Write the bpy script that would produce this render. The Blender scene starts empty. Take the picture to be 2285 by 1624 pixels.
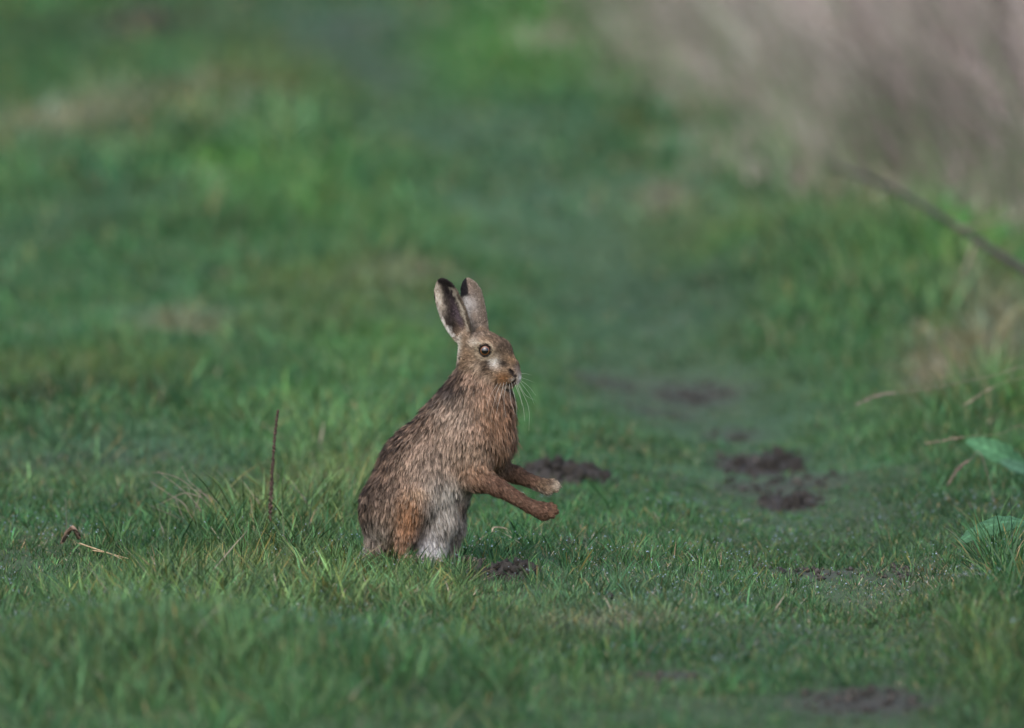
import bpy, math, random
import numpy as np
from mathutils import Vector, Matrix, kdtree

rng = np.random.default_rng(7)
random.seed(7)
sc = bpy.context.scene
C = sc.collection

# ------------------------------------------------------------------ camera
CAM_H, CAM_D, FPX = 1.6, 27.0, 500.0 / 36.0 * 2284
S = CAM_D / FPX                                  # metres per photo pixel at the hare
PITCH = math.atan(CAM_H / CAM_D) - math.atan(450 / FPX)
cam = bpy.data.cameras.new('camera')
cam.lens = 500; cam.sensor_width = 36; cam.sensor_fit = 'HORIZONTAL'
cam.clip_start = 0.5; cam.clip_end = 3000
cam.dof.use_dof = True; cam.dof.focus_distance = CAM_D - 0.05; cam.dof.aperture_fstop = 5.0
co = bpy.data.objects.new('camera', cam); C.objects.link(co)
co.location = (0, -CAM_D, CAM_H)
co.rotation_euler = (math.pi / 2 - PITCH, 0, 0)
sc.camera = co

# ------------------------------------------------------------------ light
SUN_EL, SUN_AZ = math.radians(50), math.radians(200)
world = bpy.data.worlds.new('World'); sc.world = world; world.use_nodes = True
wn = world.node_tree.nodes; wl = world.node_tree.links
bg = wn['Background']
sky = wn.new('ShaderNodeTexSky'); sky.sky_type = 'NISHITA'; sky.sun_disc = False
sky.sun_elevation = SUN_EL; sky.sun_rotation = SUN_AZ
sky.air_density = 1.0; sky.dust_density = 4.0; sky.ozone_density = 1.0
wl.new(sky.outputs[0], bg.inputs[0]); bg.inputs[1].default_value = 0.145
sun = bpy.data.lights.new('sun', 'SUN'); sun.energy = 0.75; sun.angle = math.radians(80); sun.color = (1.0, 0.98, 0.95)
so = bpy.data.objects.new('sun', sun); C.objects.link(so)
sd = Vector((math.sin(SUN_AZ) * math.cos(SUN_EL), math.cos(SUN_AZ) * math.cos(SUN_EL), math.sin(SUN_EL)))
so.rotation_euler = sd.to_track_quat('Z', 'Y').to_euler(); so.location = sd * 20
sc.view_settings.view_transform = 'Standard'; sc.view_settings.look = 'None'
sc.view_settings.gamma = 1; sc.view_settings.use_curve_mapping = False
sc.view_settings.exposure = 0.80
sc.render.engine = 'CYCLES'
sc.cycles.use_denoising = True
sc.cycles.max_bounces = 6; sc.cycles.diffuse_bounces = 4; sc.cycles.transmission_bounces = 4
sc.cycles.caustics_reflective = False; sc.cycles.caustics_refractive = False

# ------------------------------------------------------------------ helpers
def noise2(x, y, seed=0):
    """smooth value noise in -1..1, numpy"""
    xi = np.floor(x).astype(np.int64); yi = np.floor(y).astype(np.int64)
    fx = x - xi; fy = y - yi
    fx = fx * fx * (3 - 2 * fx); fy = fy * fy * (3 - 2 * fy)
    def h(a, b):
        n = (a * 374761393 + b * 668265263 + seed * 1442695041) & 0xffffffff
        n = ((n ^ (n >> 13)) * 1274126177) & 0xffffffff
        n = n ^ (n >> 16)
        return (n & 0xffff) / 32767.5 - 1
    return ((h(xi, yi) * (1 - fx) + h(xi + 1, yi) * fx) * (1 - fy)
            + (h(xi, yi + 1) * (1 - fx) + h(xi + 1, yi + 1) * fx) * fy)

def fbm(x, y, seed=0, octaves=3):
    v = 0; a = 1; t = 0
    for k in range(octaves):
        v = v + a * noise2(x * 2 ** k, y * 2 ** k, seed + k); t += a; a *= 0.5
    return v / t

def ss_(x, a, b):
    t = np.clip((x - a) / (b - a), 0, 1); return t * t * (3 - 2 * t)
def ground_at(px, py):
    """photo pixel (2284 wide) -> flat ground point"""
    dep = PITCH + math.atan((py - 812) / FPX)
    dist = CAM_H / math.tan(dep)
    return (px - 1142) / FPX * dist, dist - CAM_D

def blob(px, py, rx, ry):
    x, y = ground_at(px, py)
    dist = y + CAM_D
    return x, y, rx / FPX * dist, dist * dist / CAM_H / FPX * ry

def gauss(x, y, b, sharp=1.0):
    d = ((x - b[0]) / b[2]) ** 2 + ((y - b[1]) / b[3]) ** 2
    return np.exp(-d ** sharp)

def mesh_np(name, verts, quads=None, tris=None, cols=None, mat=None, parent=None, smooth=True):
    me = bpy.data.meshes.new(name)
    verts = np.asarray(verts, np.float32)
    nq = 0 if quads is None else len(quads); nt = 0 if tris is None else len(tris)
    me.vertices.add(len(verts)); me.vertices.foreach_set('co', verts.ravel())
    loops = np.concatenate([a.ravel() for a in (quads, tris) if a is not None]).astype(np.int32)
    me.loops.add(len(loops)); me.loops.foreach_set('vertex_index', loops)
    me.polygons.add(nq + nt)
    starts = np.concatenate([np.arange(nq) * 4, nq * 4 + np.arange(nt) * 3]).astype(np.int32)
    me.polygons.foreach_set('loop_start', starts)
    me.update(calc_edges=True)
    if smooth: me.polygons.foreach_set('use_smooth', np.ones(nq + nt, bool))
    if cols is not None:
        a = me.color_attributes.new('Col', 'FLOAT_COLOR', 'POINT')
        cc = np.ones((len(verts), 4), np.float32); cc[:, :3] = cols
        a.data.foreach_set('color', cc.ravel())
    if mat: me.materials.append(mat)
    o = bpy.data.objects.new(name, me); C.objects.link(o)
    if parent: o.parent = parent
    return o

def tag(o, label=None, cat=None, group=None, kind=None):
    if label: o['label'] = label
    if cat: o['category'] = cat
    if group: o['group'] = group
    if kind: o['kind'] = kind
    return o

def empty(name, loc, label, cat, group=None):
    o = bpy.data.objects.new(name, None); C.objects.link(o); o.location = loc
    o.empty_display_size = 0.05
    return tag(o, label, cat, group)

def material(name, rough=0.6, spec=0.4, transl=0.0, attr=True, color=(.2, .2, .2), coat=0.0, nscale=0, namp=0.0,
             bump=0.0, bscale=200, sheen=0.0):
    m = bpy.data.materials.new(name); m.use_nodes = True
    nt = m.node_tree; p = nt.nodes['Principled BSDF']; out = nt.nodes['Material Output']
    p.inputs['Roughness'].default_value = rough
    p.inputs['Specular IOR Level'].default_value = spec
    p.inputs['Coat Weight'].default_value = coat
    p.inputs['Sheen Weight'].default_value = sheen
    if attr:
        a = nt.nodes.new('ShaderNodeAttribute'); a.attribute_name = 'Col'; src = a.outputs['Color']
    else:
        a = nt.nodes.new('ShaderNodeRGB'); a.outputs[0].default_value = (*color, 1); src = a.outputs[0]
    tc = nt.nodes.new('ShaderNodeTexCoord')
    if namp:
        n = nt.nodes.new('ShaderNodeTexNoise'); n.inputs['Scale'].default_value = nscale; n.inputs['Detail'].default_value = 6
        nt.links.new(tc.outputs['Object'], n.inputs['Vector'])
        mr = nt.nodes.new('ShaderNodeMapRange'); mr.inputs[1].default_value = .25; mr.inputs[2].default_value = .75
        mr.inputs[3].default_value = 1 - namp; mr.inputs[4].default_value = 1 + namp
        nt.links.new(n.outputs[0], mr.inputs[0])
        mx = nt.nodes.new('ShaderNodeVectorMath'); mx.operation = 'SCALE'
        nt.links.new(src, mx.inputs[0]); nt.links.new(mr.outputs[0], mx.inputs['Scale']); src = mx.outputs[0]
    nt.links.new(src, p.inputs['Base Color'])
    if bump:
        n = nt.nodes.new('ShaderNodeTexNoise'); n.inputs['Scale'].default_value = bscale; n.inputs['Detail'].default_value = 5
        nt.links.new(tc.outputs['Object'], n.inputs['Vector'])
        b = nt.nodes.new('ShaderNodeBump'); b.inputs['Strength'].default_value = bump; b.inputs['Distance'].default_value = 0.004
        nt.links.new(n.outputs[0], b.inputs['Height']); nt.links.new(b.outputs[0], p.inputs['Normal'])
    if transl:
        t = nt.nodes.new('ShaderNodeBsdfTranslucent'); nt.links.new(src, t.inputs[0])
        mxs = nt.nodes.new('ShaderNodeMixShader'); mxs.inputs[0].default_value = transl
        nt.links.new(p.outputs[0], mxs.inputs[1]); nt.links.new(t.outputs[0], mxs.inputs[2])
        nt.links.new(mxs.outputs[0], out.inputs[0])
    return m

M_grass = material('grass_blade', rough=0.45, spec=0.28, transl=0.2)
M_dry = material('dry_grass', rough=0.65, spec=0.25, transl=0.2)
M_soil = material('soil', rough=0.8, spec=0.3, nscale=60, namp=0.45, bump=0.8, bscale=130)
M_ground = material('ground', rough=0.85, spec=0.2, nscale=25, namp=0.4, bump=0.6, bscale=60)
M_skin = material('coat', rough=0.75, spec=0.15, nscale=300, namp=0.25, sheen=0.1)
M_fur = material('fur', rough=0.55, spec=0.12)
M_stem = material('dead_stem', rough=0.7, spec=0.25, nscale=300, namp=0.35, bump=0.5, bscale=400)
M_leaf = material('dock_leaf', rough=0.7, spec=0.1, transl=0.1, nscale=120, namp=0.18, bump=0.4, bscale=150)
M_whisk = material('whisker', rough=0.35, spec=0.5, transl=0.3, attr=False, color=(.75, .72, .66))
M_dew = material('dew', rough=0.0, spec=0.5, attr=False, color=(.95, .97, 1))
M_dew.node_tree.nodes['Principled BSDF'].inputs['Transmission Weight'].default_value = 1.0
M_dew.node_tree.nodes['Principled BSDF'].inputs['IOR'].default_value = 1.33
M_dark = material('eyelid', rough=0.35, spec=0.5, attr=False, color=(.018, .013, .012))
M_claw = material('claw', rough=0.4, spec=0.4, attr=False, color=(.09, .07, .06))

# ------------------------------------------------------------------ terrain and ground cover maps
# bare earth places (photo position, half-size), strength
BARE = [(1118, 1268, 62, 9, .9), (1250, 1046, 95, 16, .9), (1690, 970, 110, 22, .84), (1765, 1046, 85, 16, .8),
        (1350, 800, 90, 16, .6), (1550, 812, 110, 22, .7), (1480, 860, 90, 10, .6), (1640, 900, 80, 14, .5), (1740, 1010, 150, 16, .6), (1820, 1224, 120, 14, .72), (1930, 1556, 170, 24, .86), (1500, 1502, 95, 11, .85),
        (80, 1445, 90, 20, .7), (1340, 1395, 170, 20, .2), (320, 58, 110, 26, .9), (760, 60, 130, 60, .45),
        (850, 160, 110, 55, .42), (2000, 1240, 90, 18, .4), (1290, 1195, 60, 10, .55), (1375, 1320, 25, 6, .6), (170, 1005, 60, 6, .3)]
BAREW = [(blob(b[0], b[1] + (14 if b[1] > 700 else 4), b[2], b[3] * 1.25), b[4]) for b in BARE]

def bare(x, y):
    v = np.zeros_like(x)
    for b, s in BAREW: v = np.maximum(v, s * gauss(x, y, b, 1.8))
    return v

G_MID = np.array((.038, .110, .037)); G_LITE = np.array((.095, .185, .070)); G_BRT = np.array((.055, .172, .032)); G_BLUE = np.array((.054, .118, .064))
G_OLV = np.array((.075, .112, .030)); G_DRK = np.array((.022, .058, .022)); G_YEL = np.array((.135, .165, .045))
STRAW = np.array((.33, .25, .14)); DEAD = np.array((.20, .165, .125)); SOIL = np.array((.041, .037, .033)); BUFF = np.array((.40, .34, .27))
# coloured places: px, py, rx, ry, colour, strength
PAT = [
 (130, 330, 240, 44, DEAD, .55), (400, 262, 200, 34, DEAD, .55), (130, 325, 110, 24, DEAD * .8, .4), (560, 240, 110, 20, DEAD, .3),
 (320, 60, 190, 50, SOIL * 1.3, .6), (130, 100, 170, 50, G_DRK * 1.2, .5), (550, 130, 90, 70, G_OLV, .55), (90, 20, 200, 30, G_BRT, .5),
 (780, 70, 200, 120, G_BLUE * .7, .6), (640, 260, 180, 60, G_OLV * 1.25, .45), (1100, 110, 190, 110, G_BRT, .6), (1250, 60, 100, 50, G_BRT, .5),
 (1120, 250, 280, 60, G_BLUE * .85, .5), (640, 430, 170, 60, G_BRT, .55), (500, 400, 90, 30, G_BRT, .6), (640, 445, 50, 16, G_YEL, .9), (545, 425, 80, 18, G_BRT, .8),
 (680, 520, 220, 70, G_BRT, .45), (300, 480, 200, 60, G_BLUE, .5), (100, 560, 160, 90, G_BLUE * .9, .6), (210, 555, 60, 22, G_DRK, .7),
 (460, 560, 160, 20, G_DRK * 1.2, .4), (900, 600, 220, 50, G_MID * 1.1, .6), (1180, 450, 260, 100, G_BLUE * .9, .5), (400, 730, 110, 22, DEAD, .5),
 (660, 650, 160, 25, G_OLV * 1.2, .4), (900, 660, 120, 26, DEAD * .8, .45), (150, 750, 200, 40, G_MID, .5), (800, 700, 260, 60, G_OLV, .4),
 (850, 790, 150, 60, G_BRT, .5), (200, 905, 280, 34, G_DRK * .8, .92), (60, 935, 120, 18, G_DRK * .7, .9), (200, 830, 260, 40, G_OLV, .6), (700, 950, 160, 60, G_BRT * .95, .5),  # dark band at left: shade of taller grass painted into the cover colour
 (250, 1030, 300, 50, G_BLUE, .7), (760, 1080, 130, 60, G_YEL * 1.2, .55), (620, 1150, 200, 50, G_YEL * 1.1, .5), (560, 1290, 330, 50, G_YEL, .4), (480, 1360, 300, 30, G_YEL * 1.1, .4),
 (350, 1540, 520, 100, G_LITE * .95, .55), (250, 1440, 300, 30, G_YEL, .3), (1350, 1560, 250, 60, G_LITE * .8, .3), (900, 1330, 300, 40, G_YEL, .3), (1000, 1560, 300, 80, G_MID, .5), (1400, 1340, 300, 60, G_BLUE, .6),
 (1420, 560, 160, 100, G_BLUE * .8, .6), (1600, 480, 260, 90, G_OLV * 1.1, .45), (1560, 400, 120, 60, G_BLUE, .5), (1480, 425, 60, 20, DEAD * .7, .7), (1760, 510, 90, 50, G_BRT, .6), (1680, 330, 180, 70, G_BLUE * 1.2, .5),
 (1770, 560, 80, 30, G_DRK, .7), (1640, 680, 150, 40, G_DRK * 1.3, .5), (1640, 560, 120, 40, G_BRT, .5), (2050, 560, 180, 60, G_BRT, .9), (2150, 680, 160, 60, G_BRT * 1.1, .9), (1990, 640, 110, 30, DEAD * .8, .5),
 (2130, 860, 110, 70, DEAD, .85), (2230, 760, 90, 60, DEAD, .6), (2000, 470, 260, 40, DEAD, .35), (2180, 800, 70, 20, DEAD, .7), (1850, 760, 200, 60, G_MID, .6), (2250, 900, 80, 100, G_BRT, .6), (1480, 830, 260, 60, SOIL * 1.4, .35), (1600, 960, 240, 50, G_DRK * 1.3, .5),
 (1480, 640, 200, 60, G_BLUE * .75, .6), (2050, 1150, 260, 80, G_DRK * 1.25, .5), (2200, 1500, 120, 110, G_OLV, .4), (1330, 1395, 160, 25, DEAD, .3), (760, 1000, 150, 80, G_LITE, .6), (600, 960, 140, 40, G_LITE, .4), (850, 860, 130, 70, G_LITE, .4), (700, 1160, 170, 50, G_LITE * 1.15, .5), (180, 1080, 260, 40, G_LITE, .4), (480, 1340, 420, 50, G_LITE, .5), (1150, 900, 60, 60, G_BRT, .6), (1000, 1350, 260, 50, G_LITE, .35), (1900, 700, 200, 60, G_LITE, .4), (900, 500, 300, 60, G_LITE * .9, .35), (450, 330, 300, 30, G_LITE * .9, .3), (1600, 1330, 500, 70, G_LITE * .9, .3),
]
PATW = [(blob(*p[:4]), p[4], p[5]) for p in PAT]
# how likely a blade is dead straw
STR = [(1450, 1210, 400, 90, .22), (2000, 1290, 260, 70, .38), (640, 1130, 200, 60, .25), (1350, 1395, 190, 30, .34), (800, 1060, 150, 60, .3), (520, 1290, 330, 60, .26),
       (120, 1210, 120, 40, .25), (400, 730, 110, 26, .4), (300, 280, 360, 60, .35), (2140, 850, 130, 90, .55), (2000, 480, 300, 60, .4), (2240, 720, 80, 60, .4), (950, 1330, 250, 50, .22), (1000, 1195, 90, 30, .3)]
STRW = [(blob(*p[:4]), p[4]) for p in STR]
# taller grass places: px, py, rx, ry, extra height (m)
TALL = [(560, 1190, 150, 34, .060), (730, 1165, 110, 26, .050), (430, 1330, 260, 34, .045), (830, 1330, 260, 34, .030), (320, 1540, 380, 60, .055), (200, 935, 280, 16, .05), (720, 1010, 150, 30, .05),
        (2250, 1290, 55, 60, .075), (2230, 1500, 100, 90, .055), (1960, 640, 420, 120, .09), (2200, 960, 110, 60, .06), (880, 830, 150, 40, .05), (640, 470, 130, 30, .07), (560, 560, 500, 30, .03), (900, 1590, 360, 50, .025), (240, 1225, 60, 16, .03)]
# cropped places, mostly the wheel track: px, py, rx, ry, how much of the height is lost
SHORT = [(1500, 1250, 520, 130, .45), (1700, 1050, 330, 120, .5), (1350, 960, 260, 90, .35), (1980, 1400, 330, 90, .4), (1130, 1330, 120, 34, .6), (1245, 1100, 130, 34, .65),
         (1700, 1040, 140, 40, .7), (1780, 1090, 110, 28, .7), (1930, 1600, 220, 45, .7), (1500, 1520, 130, 24, .6), (1450, 860, 280, 60, .4), (300, 1050, 330, 60, .35), (150, 1260, 260, 50, .35), (1820, 1255, 150, 30, .6)]
SHORT = [(a, b, c, d, e * .62) for a, b, c, d, e in SHORT] + [(1120, 1322, 85, 34, .85)]
SHORTW = [(blob(*p[:4]), p[4]) for p in SHORT]
def short(x, y):
    v = np.ones_like(x)
    for b, s in SHORTW: v = np.minimum(v, 1 - s * gauss(x, y, b, 1.5))
    v = np.minimum(v, 1 - .55 * rut(x, y) * np.clip((y - 2) / 4, 0, 1))
    return v
TALLW = [(blob(*p[:4]), p[4]) for p in TALL]

EDGE = np.array([ground_at(*p) for p in ((2330, 640), (2290, 540), (1900, 440), (1700, 335), (1520, 250), (1400, 160), (1370, 60), (1360, 0))])
def bank_edge(y):
    return np.interp(y, EDGE[:, 1], EDGE[:, 0]) + .20 * fbm(y * .35, y * 0 + 3, 92, 2)
def hollow(x, y):
    return 0.03 * fbm(x * .45 + 3, y * .3, 11, 3) + 0.012 * fbm(x * 2.2, y * 1.4, 5, 3)

RUT = np.array([ground_at(*p) for p in ((2050, 1640), (1900, 1400), (1790, 1200), (1700, 1030), (1560, 850), (1440, 640), (1300, 450), (1080, 290), (860, 150), (730, 40), (650, -20))])
def rut(x, y):
    xc = np.interp(y, RUT[:, 0] * 0 + RUT[:, 1], RUT[:, 0]); hw = .24 + .008 * np.clip(y, 0, 60)
    return np.exp(-((x - xc) / hw) ** 2)
# hummocks: photo px, py of the foot, half width px, half depth m, height m
HUM = [(400, 1500, 520, .7, .085), (640, 1240, 190, .35, .022), (760, 1130, 160, .6, .03), (230, 960, 330, .9, .05), (900, 900, 260, 1.6, .05), (620, 520, 260, 2.5, .12), (900, 640, 240, 2.0, .07),
       (250, 620, 260, 2.2, .07), (2200, 1400, 120, 1.0, .07), (1850, 650, 300, 2.2, .12), (2150, 700, 200, 2.0, .10), (2200, 950, 150, 1.2, .07), (300, 320, 330, 4, .12), (900, 1560, 260, .6, .03), (1550, 1390, 260, .5, .02), (640, 230, 200, 5, .15)]
HUMW = [(ground_at(a, b)[0], ground_at(a, b)[1], c / FPX * (ground_at(a, b)[1] + CAM_D), d, h) for a, b, c, d, h in HUM]
def height(x, y):
    h = hollow(x, y)
    far = np.clip((y - 3) / 30, 0, 1)
    h = h * (0.6 + 1.6 * far)
    # gentle bank on the right where the tall dead grass stands
    edge = x - bank_edge(y)
    h = h - .055 * rut(x, y) * np.clip((y + 3) / 4, 0, 1)
    for hx, hy, wx, wy, hh in HUMW: h = h + hh * np.exp(-((x - hx) / wx) ** 2 - ((y - hy) / wy) ** 2)
    h = h + 0.22 * np.clip(edge / 2.0, 0, 1) ** 1.3 * np.clip((y - 4) / 10, 0, 1)
    h = h - 0.02 * bare(x, y) * (y > 8)
    near = np.exp(-((x + .05) ** 2 + (y * .7) ** 2) / .35)
    return h * (1 - near)

def cover(x, y):
    c = G_MID[None] * (1 + .18 * fbm(x * .9, y * .25, 21)[:, None])
    n = fbm(x * 1.3 + 9, y * .35, 31)[:, None]
    c = c * (1 - .35 * np.clip(n, 0, 1)) + G_BLUE[None] * .35 * np.clip(n, 0, 1)
    n = fbm(x * 2.1 + 5, y * .6, 41)[:, None]
    c = c * (1 - .45 * np.clip(n, 0, 1)) + G_OLV[None] * .45 * np.clip(n, 0, 1)
    rt = (.6 * rut(x, y) * np.clip((y - 1) / 5, 0, 1))[:, None]; c = c * (1 - rt) + np.array([[.043, .090, .046]]) * rt
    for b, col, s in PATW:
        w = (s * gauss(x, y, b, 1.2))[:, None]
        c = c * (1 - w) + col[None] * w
    bk = (.8 * ss_(x - bank_edge(y), -.15, .5) * (y > 12))[:, None]; c = c * (1 - bk) + np.array([[.27, .225, .19]]) * bk
    amp = np.where(y > 6, .12, .30)
    c = c * np.where(y > 5, 1.12, 1.0)[:, None]
    return c * (1 + amp * fbm(x * 3.7, y * 2.2, 45))[:, None]

def straw_p(x, y):
    v = .08 + .06 * np.clip(fbm(x * 2.5, y * 1.2, 51), 0, 1)
    for b, s in STRW: v = np.maximum(v, s * gauss(x, y, b, 1.2))
    return v

def tall(x, y):
    v = -.012 * rut(x, y) + .016 * np.clip(fbm(x * 3.1, y * 1.5, 61), -0.6, 1) + .02 * np.clip(fbm(x * 1.1, y * .6, 66), -.3, 1)
    for b, s in TALLW: v = v + s * gauss(x, y, b, 1.0)
    return v

# ground sheet (reaches the horizon)
def axis(lo, hi, step, far, grow):
    mid = list(np.arange(lo, hi + 1e-6, step)); s = step; a = [mid[0]]
    while a[-1] > -far: s *= grow; a.append(a[-1] - s)
    s = step; b = [mid[-1]]
    while b[-1] < far: s *= grow; b.append(b[-1] + s)
    return np.array(a[::-1][:-1] + mid + b[1:])
gx = axis(-2.2, 2.2, .03, 900, 1.14); gy = axis(-6.0, 9, .05, 1500, 1.03)
GX, GY = np.meshgrid(gx, gy, indexing='ij'); X = GX.ravel(); Y = GY.ravel()
bz = bare(X, Y)
Z = height(X, Y) + bz * .008 * fbm(X * 30, Y * 30, 71, 3) * (np.abs(X) < 4)
near_w = np.exp(-np.maximum(np.abs(X) - 60, 0) / 50)
Z = Z * near_w
tf_ = np.where(Y > 4, .75, .45)[:, None]
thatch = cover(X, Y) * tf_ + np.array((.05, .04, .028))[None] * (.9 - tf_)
gcol = thatch * (1 - bz[:, None]) + SOIL[None] * bz[:, None] * (1 + .25 * fbm(X * 20, Y * 20, 81)[:, None])
nx, ny = len(gx), len(gy)
ii = (np.arange(nx - 1)[:, None] * ny + np.arange(ny - 1)[None]).ravel()
q = np.stack([ii, ii + ny, ii + ny + 1, ii + 1], 1)
ground = mesh_np('ground', np.stack([X, Y, Z], 1), q, None, gcol, M_ground)
tag(ground, kind='structure')

def H1(x, y): return float(height(np.array([x]), np.array([y]))[0])

# ------------------------------------------------------------------ blades
def blades(name, x, y, z, L, w, az, lean, bend, col, tipcol, mat, segs=3, twist=None, parent=None):
    n = len(x)
    t = {3: np.array([0, .38, .74, 1.0]), 2: np.array([0, .55, 1.0])}[segs]
    wf = {3: np.array([.8, 1.0, .68]), 2: np.array([.9, .85])}[segs]
    d = np.stack([np.cos(az), np.sin(az), np.zeros(n)], 1)
    tw = az + math.pi / 2 + (rng.normal(0, .7, n) if twist is None else twist)
    sd_ = np.stack([np.cos(tw), np.sin(tw), np.zeros(n)], 1)
    root = np.stack([x, y, z], 1)
    V = []; Cc = []
    for k, tt in enumerate(t):
        hor = (np.sin(lean) * tt + bend * tt * tt * .8)[:, None] * L[:, None] * d
        ver = (np.cos(lean) * tt - .45 * bend * bend * tt * tt * tt)[:, None] * L[:, None] * np.array([[0, 0, 1.]])
        p = root + hor + ver
        c = col * (1 - tt ** 2) + tipcol * tt ** 2
        if k < segs:
            V += [p - sd_ * (w * wf[k] * .5)[:, None], p + sd_ * (w * wf[k] * .5)[:, None]]; Cc += [c, c]
        else:
            V.append(p); Cc.append(c)
    m = 2 * segs + 1
    V = np.stack(V, 1).reshape(-1, 3); Cc = np.stack(Cc, 1).reshape(-1, 3)
    base = (np.arange(n) * m)[:, None]
    qs = [base + np.array([[2 * k, 2 * k + 1, 2 * k + 3, 2 * k + 2]]) for k in range(segs - 1)]
    ts = base + np.array([[2 * segs - 2, 2 * segs - 1, 2 * segs]])
    return mesh_np(name, V, np.concatenate(qs), ts, Cc, mat, parent)

def scatter(y0, y1, dens, margin):
    """uniform ground points inside the seen wedge plus a margin"""
    half = lambda y: (y + CAM_D) * 1142 / FPX * margin + .25
    hm = half(y1); n = int((y1 - y0) * 2 * hm * dens)
    x = rng.uniform(-hm, hm, n); y = rng.uniform(y0, y1, n)
    k = np.abs(x) < half(y)
    return x[k], y[k]

def footprint(x, y):
    cx, cy = (945 - 1142) * S, 0.0
    return (((x - cx) / .12) ** 2 + ((y - cy) / .085) ** 2) < 1

def make_grass(name, y0, y1, dens, wid, Lbase, segs, margin, tuft_share=.45, tuft_r=.03):
    x, y = scatter(y0, y1, dens, margin)
    n = len(x)
    az = rng.uniform(0, 2 * math.pi, n)
    istuft = rng.random(n) < tuft_share
    # tufts: snap a share of the blades to tuft centres and fan them out
    nt = max(1, int(n * tuft_share / 22))
    tx, ty = x[:nt], y[:nt]
    pick = rng.integers(0, nt, n)
    r = tuft_r * np.sqrt(rng.random(n)) * (1 + .5 * rng.random(n))
    x = np.where(istuft, tx[pick] + r * np.cos(az), x); y = np.where(istuft, ty[pick] + r * np.sin(az), y)
    tuftH = rng.lognormal(0, .28, nt)[pick]
    b = bare(x, y)
    keep = rng.random(n) > np.clip(b * 1.25 - .1, 0, .985)
    keep &= ~footprint(x, y)
    x, y, az, istuft, tuftH, b, r = [a[keep] for a in (x, y, az, istuft, tuftH, b, r)]
    n = len(x)
    h = np.clip((Lbase + tall(x, y) * .8) * short(x, y), .010, None) * np.minimum(rng.lognormal(0, .30, n), 1.7) * np.where(istuft, 1.12 * tuftH, .85)
    h *= (1 - .6 * np.clip(b, 0, 1))
    dh = np.hypot((x + .14), y)
    h = np.where(dh < .22, np.minimum(h, .060), h)
    near_front = (np.abs(x + .15) < .16) & (y < 0) & (y > -1.2)
    h = np.where(near_front, np.clip(h, .022, .066), h)
    lean = np.abs(rng.normal(0, .38, n)) + np.where(istuft, r / tuft_r * .28, .1)
    bend = np.abs(rng.normal(0, .32, n)) + .08
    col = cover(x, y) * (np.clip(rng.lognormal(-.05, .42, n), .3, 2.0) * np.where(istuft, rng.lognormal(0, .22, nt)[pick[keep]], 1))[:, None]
    hue = rng.normal(0, .16, n)[:, None]
    col = col * (1 + hue * np.array([[1.0, 0.1, -.5]]))
    tip = col * (1.1 + .12 * rng.random(n)[:, None])
    sp = straw_p(x, y); rr = rng.random(n)
    isd = rr < sp
    dc = np.where(rng.random(n)[:, None] < .35, BUFF[None], STRAW[None]) * rng.uniform(.5, 1.1, n)[:, None]
    col = np.where(isd[:, None], dc, col); tip = np.where(isd[:, None], dc * 1.1, tip)
    lean = np.where(isd, lean + np.where(rng.random(n) < .35, .9, .35), lean); h = np.where(isd, h * .85, h)
    yt = (rng.random(n) < .05 + .25 * sp) & ~isd
    tip = np.where(yt[:, None], np.array([[.34, .23, .06]]) * rng.uniform(.6, 1.1, n)[:, None], tip)
    w = wid * rng.lognormal(0, .35, n) * np.clip(h / .05, .8, 1.35)
    o = blades(name, x, y, height(x, y) - .003, h, w, az, lean, bend, np.clip(col, .008, .8), np.clip(tip, .008, .8), M_grass if segs == 3 else M_grass, segs)
    return tag(o, kind='stuff')

g1 = make_grass('grass', -2.4, 3.5, 13000, .0017, .025, 3, 1.12, .5, .016)
g0 = make_grass('grass', -5.2, -2.4, 9500, .0019, .026, 2, 1.12, .5, .02)
tag(g0, 'nearest soft green grass along the bottom edge', 'grass')
g1b = make_grass('grass', 3.5, 9, 6500, .0023, .029, 2, 1.12, .5, .025)
tag(g1b, 'green grass just out of focus behind the hare', 'grass')
g2 = make_grass('grass', 9, 20, 3000, .0036, .037, 2, 1.2, .5, .05)
g3 = make_grass('grass', 20, 48, 520, .010, .070, 2, 1.15, .5, .09)
g4 = make_grass('grass', 48, 120, 90, .022, .12, 2, 1.15, .4, .15)
for g, l in ((g1, 'short wet green grass with straw blades around the hare'), (g2, 'softly blurred green grass behind the hare'),
             (g3, 'strongly blurred far green grass across the field'), (g4, 'farthest blurred green grass along the top edge')):
    g['label'] = l; g['category'] = 'grass'

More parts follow.
